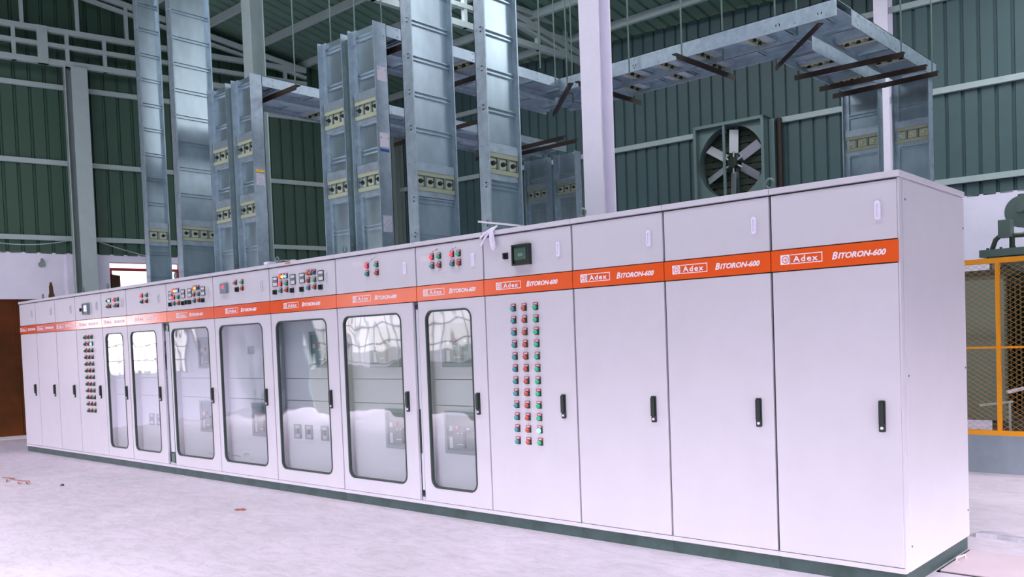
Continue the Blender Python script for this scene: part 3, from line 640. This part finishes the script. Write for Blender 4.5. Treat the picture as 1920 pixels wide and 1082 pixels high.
# breakers behind the glass doors
breaker(cabs[4], -3.855, 1.219); breaker(cabs[4], -3.858, 0.510)
breaker(cabs[5], -4.845, 1.221, 0.42); breaker(cabs[5], -4.656, 0.512)
breaker(cabs[6], -5.806, 1.222)
for x in (-6.105, -5.906, -5.633): mccb(cabs[6], x, 0.595)
breaker(cabs[7], -6.944, 0.515); stick(cabs[7], -7.215, -7.10, 1.58, 1.65, 'sticker', 0.10)
mb = MB().box(-6.972, -6.885, 0.075, 0.10, 1.37, 1.452); rl = obj('relay_unit', mb, 'acbf', cabs[7]); obj('relay_face', MB().box(-6.955, -6.90, 0.07, 0.075, 1.385, 1.437), 'acb', rl)
breaker(cabs[8], -8.053, 1.225); breaker(cabs[8], -8.078, 0.515)
breaker(cabs[9], -9.15, 1.21, 0.36, 0.34)
for x in (-9.36, -9.16): mccb(cabs[9], x, 0.61)
breaker(cabs[10], -10.02, 0.52, 0.26, 0.345)

# ------------------------------------------------------------------ things lying on the cabinets
mb = MB(); z = 2.25
for pts in ([(-3.09, 0.02, z + 0.035), (-3.13, -0.016, z + 0.01), (-3.18, -0.03, 2.235), (-3.225, -0.035, 2.20)],
            [(-3.09, 0.02, z + 0.035), (-3.14, -0.02, z - 0.01), (-3.19, -0.03, 2.19), (-3.228, -0.03, 2.14)],
            [(-3.10, 0.01, z + 0.03), (-3.125, -0.025, z - 0.005), (-3.12, -0.032, 2.18), (-3.105, -0.032, 2.12), (-3.088, -0.03, 2.10), (-3.075, -0.03, 2.125), (-3.085, -0.03, 2.19), (-3.10, -0.024, 2.245), (-3.09, 0.01, z + 0.03)],
            [(-3.14, 0.0, z + 0.02), (-3.11, -0.028, z - 0.01), (-3.10, -0.034, 2.17), (-3.085, -0.036, 2.12), (-3.070, -0.034, 2.16)]):
    q = []
    for a, b in zip(pts[:-1], pts[1:]):
        for k in range(4): q.append(Vector(a).lerp(Vector(b), k / 4))
    q.append(Vector(pts[-1])); mb.tube(q, 0.008, 6)
tag(obj('cable_end', mb, 'whiteplastic'), 'looped white wires draped over the cabinet top edge', 'wire')
tag(obj('loose_strip', MB().bar((-3.30, 0.04, 2.34), (-2.86, 0.05, 2.262), 0.05, 0.014), 'sticker'), 'flat pale strip leaning over the lifting eye on the cabinet top', 'strip')
mb = MB(); vs = []; nx = 9
for i in range(nx):
    for j in range(5):
        u = i / (nx - 1); v = j / 4; vs.append((-6.24 + 0.32 * u, 0.02 + 0.20 * v, 2.252 + 0.055 * math.sin(math.pi * u) * (1 - u) * (1 - abs(v - .5)) + 0.006 * random.random()))
n = len(vs); vs += [(a, b, c - 0.0015) for a, b, c in vs]; fs = []
for i in range(nx - 1):
    for j in range(4):
        q = (i * 5 + j, (i + 1) * 5 + j, (i + 1) * 5 + j + 1, i * 5 + j + 1); fs += [q, tuple(n + t for t in reversed(q))]
mb.add(vs, fs); tag(obj('plastic_sheet', mb, 'whiteplastic'), 'crumpled white plastic sheet on top of the meter panel cabinet', 'sheet')
tag(obj('packing_block', MB().box(-6.44, -6.36, 0.0, 0.12, 2.251, 2.282), 'whiteplastic', bevel=0.006), 'small white packing block on the cabinet top beside the plastic sheet', 'block')

# ------------------------------------------------------------------ busbar trunking
KN = mesh_of('rotary_knob', MB().cyl((0, 0, 0), (0, 0, 0.016), 0.020, 10).box(-0.022, 0.022, -0.006, 0.006, 0.014, 0.032), M['black'])
KNp = mesh_of('rotary_knob', MB().cyl((0, 0, 0), (0, 0, 0.02), 0.024, 12, r2=0.015), M['switchpale'])
def rot_of(F):
    return Matrix((( F[1].x, F[2].x, F[3].x), (F[1].y, F[2].y, F[3].y), (F[1].z, F[2].z, F[3].z))).to_4x4()
def duct(root, F, w, L, d=0.13, ribs=0.305, rows=(), n=3, pale=False, first=0.16, knobs=True, plate_ext=(0, 0), stickers=(), lip=0.07, rib_from=0):
    """trunking length: F=(origin, width axis, length axis, opening axis)"""
    pn = d * 0.55; mb = MB()
    mb.fbox(F, 0.012, w - 0.012, 0, L, pn - 0.006, pn)
    mb.fbox(F, 0.0, w, 0, L, 0.0, 0.006)
    v = first + rib_from
    while v < L - 0.03:
        if not any(abs(v - r) < 0.14 for r in rows):
            mb.fbox(F, lip, w - 0.014, v, v + 0.010, pn, pn + 0.020); mb.fbox(F, lip, w - 0.014, v + 0.035, v + 0.045, pn, pn + 0.020)
        v += ribs
    pan = obj('ribbed_panel', mb, 'galv', root)
    if lip > 0.02:
        mb = MB(); mb.fbox(F, 0.012, lip, 0, L, pn, pn + 0.02); v = 0.1
        while v < L: mb.fbox(F, lip * 0.45, lip * 0.45 + 0.014, v, v + 0.014, pn + 0.02, pn + 0.026); v += 0.155
        obj('bolted_flange', mb, 'galv2', root)
    for k, (u0, u1) in enumerate(((0, 0.012), (w - 0.012, w))):
        mb = MB(); mb.fbox(F, u0, u1, -plate_ext[0], L + plate_ext[1], 0, d)
        v = 0.12; us = (u1, u1 + 0.006) if k else (u0 - 0.006, u0)
        while v < L - 0.05:
            for nn in (d * 0.22, d * 0.78): mb.fbox(F, us[0], us[1], v, v + 0.012, nn - 0.006, nn + 0.006)
            v += 0.31
        obj('side_plate', mb, 'galv2', root)
    for r in rows:
        h = 0.085; mb = MB(); x0 = 0.02; x1 = w - 0.016
        mb.fbox(F, x0, x1, r - h, r - h + 0.035, pn, pn + 0.030); mb.fbox(F, x0, x1, r + h - 0.035, r + h, pn, pn + 0.030)
        st = obj('breaker_strip', mb, 'cream', root, 'cream breaker strip')
        for k in range(n + 1):
            u = x0 + (x1 - x0) * k / n; mb = MB(); mb.fbox(F, max(x0, u - 0.010), min(x1, u + 0.010), r - h + 0.035, r + h - 0.035, pn, pn + 0.026); obj('divider', mb, 'galvdv', st)
        mb = MB(); mb.fbox(F, x0, x1, r + h, r + h + 0.075, pn, pn + 0.035); obj('cover_plate', mb, 'galv2', root)
        mb = MB(); mb.fbox(F, x0, x1, r - h - 0.05, r - h, pn, pn + 0.022); obj('cover_plate', mb, 'galv2', root)
        for k in range(n):
            u = x0 + (x1 - x0) * (k + 0.5) / n; q = (x1 - x0) / n / 2 - 0.014
            mb = MB(); mb.fbox(F, u - q, u + q, r - 0.042, r + 0.042, pn, pn + 0.012); obj('switch_face', mb, 'switchpale' if pale else 'switchface', st)
            if knobs:
                kk = bpy.data.objects.new('rotary_knob', KNp if pale else KN); COL.objects.link(kk); kk.parent = st
                R = rot_of(F); R.translation = F[0] + F[1] * u + F[2] * r + F[3] * (pn + 0.012) - WL[root.name]; kk.matrix_local = R
    for v, du, hh, mname in stickers:
        mb = MB(); mb.fbox(F, w, w + 0.002, v, v + hh, d * 0.15, d * 0.85); obj('sticker', mb, mname, root)
X, Y, Z = V(1, 0, 0), V(0, 1, 0), V(0, 0, 1)
def up_x(x, y0, z0=2.25): return (V(x, y0, z0), Y, Z, X)      # opening faces +x, width along y
# four single risers (opening toward +x)
def riser(label, xb, y0, w, d, rows, n, ztop, ribs=0.31, first=0.1, lip=0.0):
    t = thing('busbar_riser', label, 'busbar trunking', (xb, y0, 2.25), 'single busbar risers on the cabinets')
    duct(t, up_x(xb, y0), w, ztop - 2.25, d, ribs, rows, n, first=first, lip=lip)
    return t
riser('slim galvanised busbar riser, farthest left, with two breakers near its foot', -9.80, 0.30, 0.27, 0.11, (0.655,), 2, 6.6)
riser('wide galvanised busbar riser at left with four breakers near its foot', -8.925, 0.30, 0.47, 0.13, (0.59,), 4, 6.6)
riser('wide galvanised busbar riser with four breakers, right of the tall paired tower', -4.51, 0.30, 0.47, 0.14, (0.60,), 4, 6.6)
riser('galvanised busbar riser with three breakers behind the looped white wires', -3.575, 0.30, 0.37, 0.125, (0.615,), 3, 6.6)
# paired towers that turn and run overhead to the back
ZT = 4.35; D = 0.14
def runA(label, x0, w, yend, side):
    t = thing('busbar_trunking', label, 'busbar trunking', (x0 + w / 2, 0.4, 2.25), 'paired busbar trunking towers')
    duct(t, (V(x0, 0.30 + D, 2.25), X, Z, -Y), w, ZT - 2.25, D, 0.35, (0.69, 1.345), 3, first=0.25, stickers=side)
    duct(t, (V(x0, 0.30 + D, ZT), X, Y, -Z), w, yend - 0.30 - D, 0.11, 0.45, (1.1, 2.6, 3.9) if yend > 4.5 else (1.1,), 3, first=0.2)
    return t
def gap_shade(t, x0, x1, zt, yend):
    obj('gap_shade_plate', MB().box(x0, x1, 0.345, 0.40, 2.25, zt), 'gapshade', t, 'dark plate giving the shade between the columns')  # dark plate added in the column gap, its colour stands for shade
stA = ((0.92, 0, 0.13, 'stickerg'), (1.06, 0, 0.028, 'yelst'))
stB = ((1.57, 0, 0.13, 'sticker'), (0.97, 0, 0.13, 'sticker'), (0.93, 0, 0.025, 'blue'), (0.20, 0, 0.15, 'stickerg'))
def drop(t, x0, w, y, ztop, rows, pale):
    duct(t, (V(x0, y + D, 0), X, Z, -Y), w, ztop, D, 0.45, rows, 3, first=0.3, pale=pale)
a1 = runA('left trunking of the paired tower farther left, six breakers on its front', -8.02, 0.42, 5.30, ())
a2 = runA('right trunking of the paired tower farther left, turning overhead to the back', -7.48, 0.40, 5.30, stA)
gap_shade(a1, -7.599, -7.481, 4.30, 0)
drop(a1, -7.99, 0.46, 5.30, 4.24, (3.70,), False); drop(a2, -7.36, 0.44, 5.30, 4.24, (3.71,), False)
# right pair: up, back, right along the shed, back again and down
def runB(label, x0, w, ya, yb, xe, we, side):
    t = thing('busbar_trunking', label, 'busbar trunking', (x0 + w / 2, 0.4, 2.25), 'paired busbar trunking towers')
    duct(t, (V(x0, 0.30 + D, 2.25), X, Z, -Y), w, ZT - 2.25, D, 0.35, (0.69, 1.355), 3, first=0.25, stickers=side)
    duct(t, (V(x0, 0.30 + D, ZT), X, Y, -Z), w, yb - 0.30 - D, 0.11, 0.45, (1.1,), 3, first=0.2)
    duct(t, (V(x0 + w, ya, ZT), Y, X, -Z), yb - ya, xe + we - x0 - w, 0.15, 0.42, (0.9, 1.35, 1.8, 2.4) if xe > -2 else (1.1, 1.7, 2.2), 3, first=0.2, lip=0.0)
    duct(t, (V(xe, yb, ZT), X, Y, -Z), we, 5.22 - yb + D, 0.15, 0.42, (0.6, 1.4), 3, first=0.2, lip=0.0)
    drop(t, xe - 0.06, we + 0.02, 5.22, 4.22, (3.60,), True)
    return t
b1 = runB('left trunking of the tall nearer paired tower, with six breakers', -5.80, 0.40, 3.16, 3.50, -2.58, 0.42, ())
b2 = runB('right trunking of the tall nearer paired tower, running overhead to the right', -5.30, 0.40, 2.78, 3.12, -1.98, 0.40, stB)
gap_shade(b1, -5.399, -5.301, 4.30, 0)
b1['group'] = b2['group'] = 'paired busbar trunking towers'

# brown angle supports and hanging rods
def support(p, q, label, z=4.175):
    mb = MB(); mb.bar((p[0], p[1], z), (q[0], q[1], z), 0.055, 0.008); 
    d = (V(q[0], q[1], 0) - V(p[0], p[1], 0)).normalized(); s = V(d.y, -d.x, 0) * 0.026
    mb.bar(V(p[0], p[1], z - 0.025) + s, V(q[0], q[1], z - 0.025) + s, 0.006, 0.055)
    tag(obj('support_angle', mb, 'brown'), label, 'support bar', 'brown angle bars carrying the trunking')
zA = 4.19
support((-8.15, 0.64), (-6.64, 0.60), 'dark brown angle bar under the left overhead trunking near its tower', zA)
support((-5.95, 0.60), (-4.74, 0.60), 'dark brown angle bar under the tall tower trunking, right beside the tower', zA)
support((-5.95, 1.72), (-4.75, 1.70), 'dark brown angle bar between the two single risers, upper one', zA)
support((-8.15, 2.97), (-6.40, 2.94), 'dark brown angle bar between the two single risers, lower one', zA)
support((-8.10, 4.42), (-6.26, 4.36), 'dark brown angle bar over the far paired drop, upper one', zA)
support((-8.10, 4.66), (-6.28, 4.63), 'dark brown angle bar over the far paired drop, lower one', zA)
support((-2.64, 4.06), (-1.47, 4.12), 'topmost of three dark brown bars over the right busbar drop', zA - .03)
support((-2.64, 4.66), (-1.45, 4.70), 'middle of three dark brown bars over the right busbar drop', zA - .03)
support((-2.66, 5.05), (-1.44, 5.02), 'lowest of three dark brown bars over the right busbar drop', zA - .03)
support((-3.15, 2.52), (-3.12, 3.56), 'dark brown bar crossing below the long trunking left of the fan', zA - .03)
support((-2.60, 3.60), (-1.72, 2.76), 'dark brown diagonal bar under the trunking corner above the fan', zA - .03)
support((-4.42, 2.52), (-4.42, 3.62), 'dark brown bar just beside the broad near column', zA - .03)
support((-5.46, 3.30), (-4.50, 2.52), 'dark brown diagonal bar under the trunking left of the near column', zA - .03)
RL = [(-6.70, 0.60, 'right of the left paired tower'), (-7.667, 1.70, 'above the gap between the paired towers, left one'), (-5.606, 0.60, 'over the left top of the tall paired tower'), (-6.647, 1.70, 'over the right top of the tall paired tower'),
      (-4.36, 1.90, 'leftmost of four between the riser and the near column'), (-4.67, 2.46, 'second of four between the riser and the near column'), (-4.643, 2.62, 'third of four between the riser and the near column'), (-4.988, 3.10, 'touching the near column on its left side'),
      (-3.846, 2.70, 'just right of the near column'), (-3.128, 2.62, 'at the brown bar crossing the long trunking'), (-2.891, 3.0, 'midway along the long trunking above the fan'), (-2.569, 3.50, 'at the diagonal bar above the fan'), (-2.009, 2.87, 'at the right corner of the long trunking'),
      (-1.496, 4.10, 'beside the upper right column'), (-1.50, 5.0, 'farthest right over the busbar drop')]
for x, y, l in RL:
    tag(obj('threaded_rod', MB().cyl((x, y, 4.15), (x, y, roof_z(y) - 0.01), 0.008, 6), 'rod'), 'thin steel hanging rod ' + l, 'hanging rod', 'hanging rods from the roof')

# ------------------------------------------------------------------ exhaust fan on the back wall
fs = sx(-5.83); fz = 4.26; FF = (BF[0] + BF[1] * fs + V(0, 0, fz), BD, Z, BN)
fan = thing('exhaust_fan', 'large square wall exhaust fan with shiny blades on the back wall', 'fan', tuple(FF[0]))
mb = MB(); H = 0.645; mb.fbox(FF, -H, -H + 0.05, -H, H, 0, 0.34); mb.fbox(FF, H - 0.05, H, -H, H, 0, 0.34); mb.fbox(FF, -H, H, H - 0.05, H, 0, 0.34); mb.fbox(FF, -H, H, -H, -H + 0.05, 0, 0.34)
obj('housing', mb, 'fanf', fan)
obj('back_louvre', (lambda m: [m.fbox(FF, -H + .05, H - .05, -H + .05 + k * 0.115, -H + .14 + k * 0.115, 0.01, 0.03) for k in range(11)] and m)(MB()), 'fand', fan)
def circ(r, n=40): return [(r * math.cos(2 * math.pi * k / n), r * math.sin(2 * math.pi * k / n)) for k in range(n)]
n = 40; mb = MB(); sq = []
for k in range(n):
    t = 2 * math.pi * k / n; c_, s_ = math.cos(t), math.sin(t); q = (H - 0.05) / max(abs(c_), abs(s_)); sq.append((c_ * q, s_ * q))
P = lambda u, v, w_: FF[0] + FF[1] * u + FF[2] * v + FF[3] * w_
inn = circ(0.595, n); vs = [P(a, b, 0.24) for a, b in sq] + [P(a, b, 0.24) for a, b in inn] + [P(a, b, 0.06) for a, b in inn]
mb.add(vs, [(i, (i + 1) % n, n + (i + 1) % n, n + i) for i in range(n)] + [(n + i, n + (i + 1) % n, 2 * n + (i + 1) % n, 2 * n + i) for i in range(n)])
obj('shroud_ring', mb, 'fanf', fan)
for k in range(6):
    t = math.radians(28 + 60 * k); e = FF[1] * math.cos(t) + FF[2] * math.sin(t); g = -FF[1] * math.sin(t) + FF[2] * math.cos(t); nn = FF[3]
    gg = (g * 0.87 + nn * 0.5).normalized(); kk = e.cross(gg)
    mb = MB().fbox((FF[0] + nn * 0.14, e, gg, kk), 0.16, 0.54, -0.075, 0.075, -0.004, 0.004); mb.cyl(FF[0] + nn * 0.14 + e * 0.05, FF[0] + nn * 0.14 + e * 0.18, 0.018, 8)
    obj('blade', mb, 'fanm', fan)
obj('hub', MB().cyl(FF[0] + BN * 0.09, FF[0] + BN * 0.20, 0.085, 20), 'fand', fan)
mb = MB(); mb.fbox(FF, -0.10, -0.055, -H, H, 0.30, 0.33); mb.fbox(FF, 0.0, 0.05, -H, H, 0.03, 0.06); obj('support_bar', mb, 'fanf', fan)
tag(obj('mounting_channel', MB().fbox(BF, sx(-5.175), sx(-5.085), 2.9, 4.86, 0.03, 0.16), 'fanf'), 'grey steel channel standing right beside the exhaust fan', 'channel')
tag(obj('drain_pipe', MB().cyl(BF[0] + BD * sx(-5.02) + BN * 0.10 + V(0, 0, 0), BF[0] + BD * sx(-5.02) + BN * 0.10 + V(0, 0, 4.86), 0.045, 10), 'brown'), 'dark brown vertical pipe right of the exhaust fan', 'pipe')

# ------------------------------------------------------------------ transformer yard at right
struct('trim_1', MB().box(-2.6, 3.0, 4.10, 4.28, 0, 0.365), 'parapet', 'low grey blue parapet under the yellow fence')
fe = thing('mesh_fence', 'yellow framed wire mesh fence standing on the grey parapet', 'fence', (-0.6, 4.13, 0.365))
obj('frame_rail', MB().box(-2.6, 3.0, 4.10, 4.15, 2.00, 2.048), 'yellow', fe); obj('frame_rail', MB().box(-2.6, 3.0, 4.11, 4.14, 1.192, 1.212), 'yellow', fe); obj('frame_rail', MB().box(-2.6, 3.0, 4.10, 4.15, 0.365, 0.408), 'yellow', fe)
for x in (-2.55, -1.60, -0.63, 0.35, 1.32, 2.3, 2.95): obj('post', MB().box(x - 0.018, x + 0.018, 4.105, 4.145, 0.40, 2.01), 'yellow', fe)
mb = MB(); sl = 0.62; x0, x1, za, zb = -1.55, 1.3, 0.40, 2.01; st = 0.047
def clip(xa, z_a, m):
    pts = []
    xs = [x0, x1]
    zs0 = z_a + m * (x0 - xa); zs1 = z_a + m * (x1 - xa)
    p = V(x0, 0, zs0); q = V(x1, 0, zs1)
    def cz(p, q, lim, above):
        if (p.z > lim) == above and (q.z > lim) == above: return None
        if (p.z > lim) == above: t = (lim - p.z) / (q.z - p.z); p = p.lerp(q, t)
        elif (q.z > lim) == above: t = (lim - p.z) / (q.z - p.z); q = p.lerp(q, t)
        return p, q
    r = cz(p, q, zb, True)
    if not r: return None
    return cz(r[0], r[1], za, False)
k = -60
while k < 120:
    for m_ in (sl, -sl):
        zc = za + k * st; r = clip(x0 if m_ > 0 else x0, zc, m_)
        if r and (r[1] - r[0]).length > 0.02:
            p, q = r; mb.bar((p.x, 4.125, p.z), (q.x, 4.125, q.z), 0.0026, 0.0024, (0, 1, 0))
    k += 1
o = obj('wire_mesh', mb, 'wire', fe); o['kind'] = 'stuff'
tr = thing('transformer', 'big grey green power transformer with round conservator behind the fence', 'transformer', (-0.1, 6.2, 0))
obj('tank', MB().box(-1.12, 0.9, 5.62, 6.9, 0.1, 2.17), 'trafo', tr); obj('tank_lid', MB().box(-1.20, 0.98, 5.52, 7.0, 2.17, 2.25), 'trafo', tr)
mb = MB(); [mb.cyl((x, 5.56, 2.15), (x, 5.56, 2.27), 0.014, 6) for x in [-1.12 + 0.14 * k for k in range(14)]]; obj('lid_bolts', mb, 'trafod', tr)
for xx in (-0.62, -0.22, 0.2):
    mb = MB(); [mb.box(xx - 0.15 + k * 0.05, xx - 0.135 + k * 0.05, 5.05, 5.6, 0.5, 1.9) for k in range(7)]; mb.cyl((xx, 5.3, 1.86), (xx, 5.62, 1.86), 0.05, 10); mb.cyl((xx, 5.3, 0.55), (xx, 5.62, 0.55), 0.05, 10); obj('radiator', mb, 'trafod', tr)
obj('cable_box', MB().box(-1.42, -0.80, 4.95, 5.6, 0.42, 1.93), 'trafol', tr, 'grey green cable box')
mb = MB(); mb.box(-1.48, -0.76, 4.90, 5.6, 1.93, 1.99); obj('cable_box_lid', mb, 'trafod', tr)
mb = MB().cyl((-0.86, 5.95, 2.68), (-0.86, 7.2, 2.68), 0.165, 28); mb.cyl((-0.86, 5.93, 2.68), (-0.86, 5.95, 2.68), 0.178, 28); mb.cyl((-0.86, 6.0, 2.84), (-0.86, 6.0, 2.88), 0.05, 12); mb.cyl((-0.86, 5.90, 2.72), (-0.86, 5.93, 2.72), 0.05, 14); obj('conservator', mb, 'trafo', tr, 'round conservator drum')
obj('relay_box', MB().box(-1.02, -0.89, 5.60, 5.75, 2.38, 2.57), 'trafo', tr)
mb = MB(); mb.tube([(-1.10, 5.65, 2.25), (-1.06, 5.65, 2.36), (-1.0, 5.68, 2.42), (-0.9, 5.7, 2.40), (-0.8, 5.75, 2.40), (-0.72, 5.9, 2.46), (-0.70, 6.0, 2.56)], 0.028, 8); mb.cyl((-0.9, 5.7, 2.25), (-0.9, 5.7, 2.42), 0.03, 8); mb.cyl((-0.7, 6.0, 2.25), (-0.7, 6.0, 2.55), 0.03, 8); obj('oil_pipe', mb, 'trafod', tr)
mb = MB(); mb.cyl((-0.95, 5.58, 2.02), (-0.95, 5.62, 2.02), 0.055, 14); obj('gauge', mb, 'trafod', tr)
obj('rating_plate', MB().box(-1.09, -1.0, 5.612, 5.62, 1.98, 2.10), 'acbl', tr)
tag(obj('steel_bar', MB().bar((-0.66, 4.5, 0.75), (-0.46, 4.7, 0.80), 0.03, 0.03).box(-0.53, -0.51, 4.64, 4.66, 0, 0.785), 'sticker'), 'short white bar on a leg behind the yellow fence, right of its post', 'bar')
tag(obj('steel_bar', MB().bar((-0.90, 4.42, 0.62), (-0.6, 4.48, 0.66), 0.02, 0.02).box(-0.64, -0.62, 4.465, 4.48, 0, 0.655), 'steelw'), 'thin pale bar behind the fence, lower of the two', 'bar')
tag(obj('cable_coil', MB().tube([(-0.95 + 0.22 * math.cos(t * 0.5) , 4.62 + 0.12 * math.sin(t * 0.5), 0.04 + 0.033 * t / 12.57) for t in range(0, 110)], 0.03, 6), 'trafod'), 'dark coiled cable lying behind the fence near the cabinets', 'cable')
mb = MB(); k = 24; vs = []
for i in range(k + 1):
    x = -0.05 + 3.2 * i / k; j = 0.012 * math.sin(i * 1.9); vs += [(x, 1.38 + j, 0), (x, 1.40 + j, 0.028), (x, 1.50 + j, 0.022 + 0.01 * math.sin(i * 2.3)), (x, 1.54 + j, 0)]
mb.add(vs, [(4 * i + q, 4 * i + 4 + q, 4 * i + 5 + q, 4 * i + 1 + q) for i in range(k) for q in range(3)]); struct('trim_2', mb, 'ridge', 'low rough cement ridge across the floor')
cv = thing('trench_cover', 'pinkish steel trench cover plate with a lifting handle on the floor', 'floor cover', (0.4, 0.7, 0))
obj('cover_plate', MB().box(0.035, 2.0, 0.44, 1.00, 0.0, 0.010), 'cover', cv); mb = MB(); fr(mb, 0.0, 0.0, 0, 0, 0, 0, 0)
mb = MB(); mb.box(0.018, 2.0, 0.425, 0.44, 0.0, 0.004); mb.box(0.018, 2.0, 1.0, 1.014, 0, 0.004); mb.box(0.018, 0.035, 0.425, 1.014, 0.0, 0.004); obj('frame', mb, 'black', cv)
mb = MB(); mb.tube([(0.055, 0.66, 0.010), (0.055, 0.66, 0.035), (0.075, 0.76, 0.035), (0.075, 0.76, 0.010)], 0.006, 6); mb.box(0.04, 0.07, 0.645, 0.675, 0.01, 0.014); mb.box(0.06, 0.09, 0.745, 0.775, 0.01, 0.014); obj('lifting_handle', mb, 'cover', cv)
# litter
mb = MB(); mb.bar((-5.72, -0.77, 0.006), (-5.63, -0.74, 0.006), 0.035, 0.01); mb.bar((-5.68, -0.79, 0.01), (-5.66, -0.73, 0.012), 0.02, 0.008)
tag(obj('scrap_piece', mb, 'scrap'), 'small red brown scrap on the floor before the cabinets', 'scrap')
tag(obj('stone', MB().cyl((-8.93, -1.06, 0), (-8.93, -1.06, 0.022), 0.022, 7, r2=0.012), 'dark'), 'small dark stone on the floor at left', 'stone')
for k in range(7):
    x = -10.3 + 0.12 * k; y = -1.22 + 0.03 * math.sin(k * 2.2); tag(obj('wood_splinter', MB().bar((x, y, 0.01), (x + 0.18, y + 0.06 * math.cos(k * 1.7), 0.010), 0.011, 0.008), 'scrap'), 'thin reddish wood splinter in the scatter at far left', 'splinter', 'wood splinters scattered at far left')
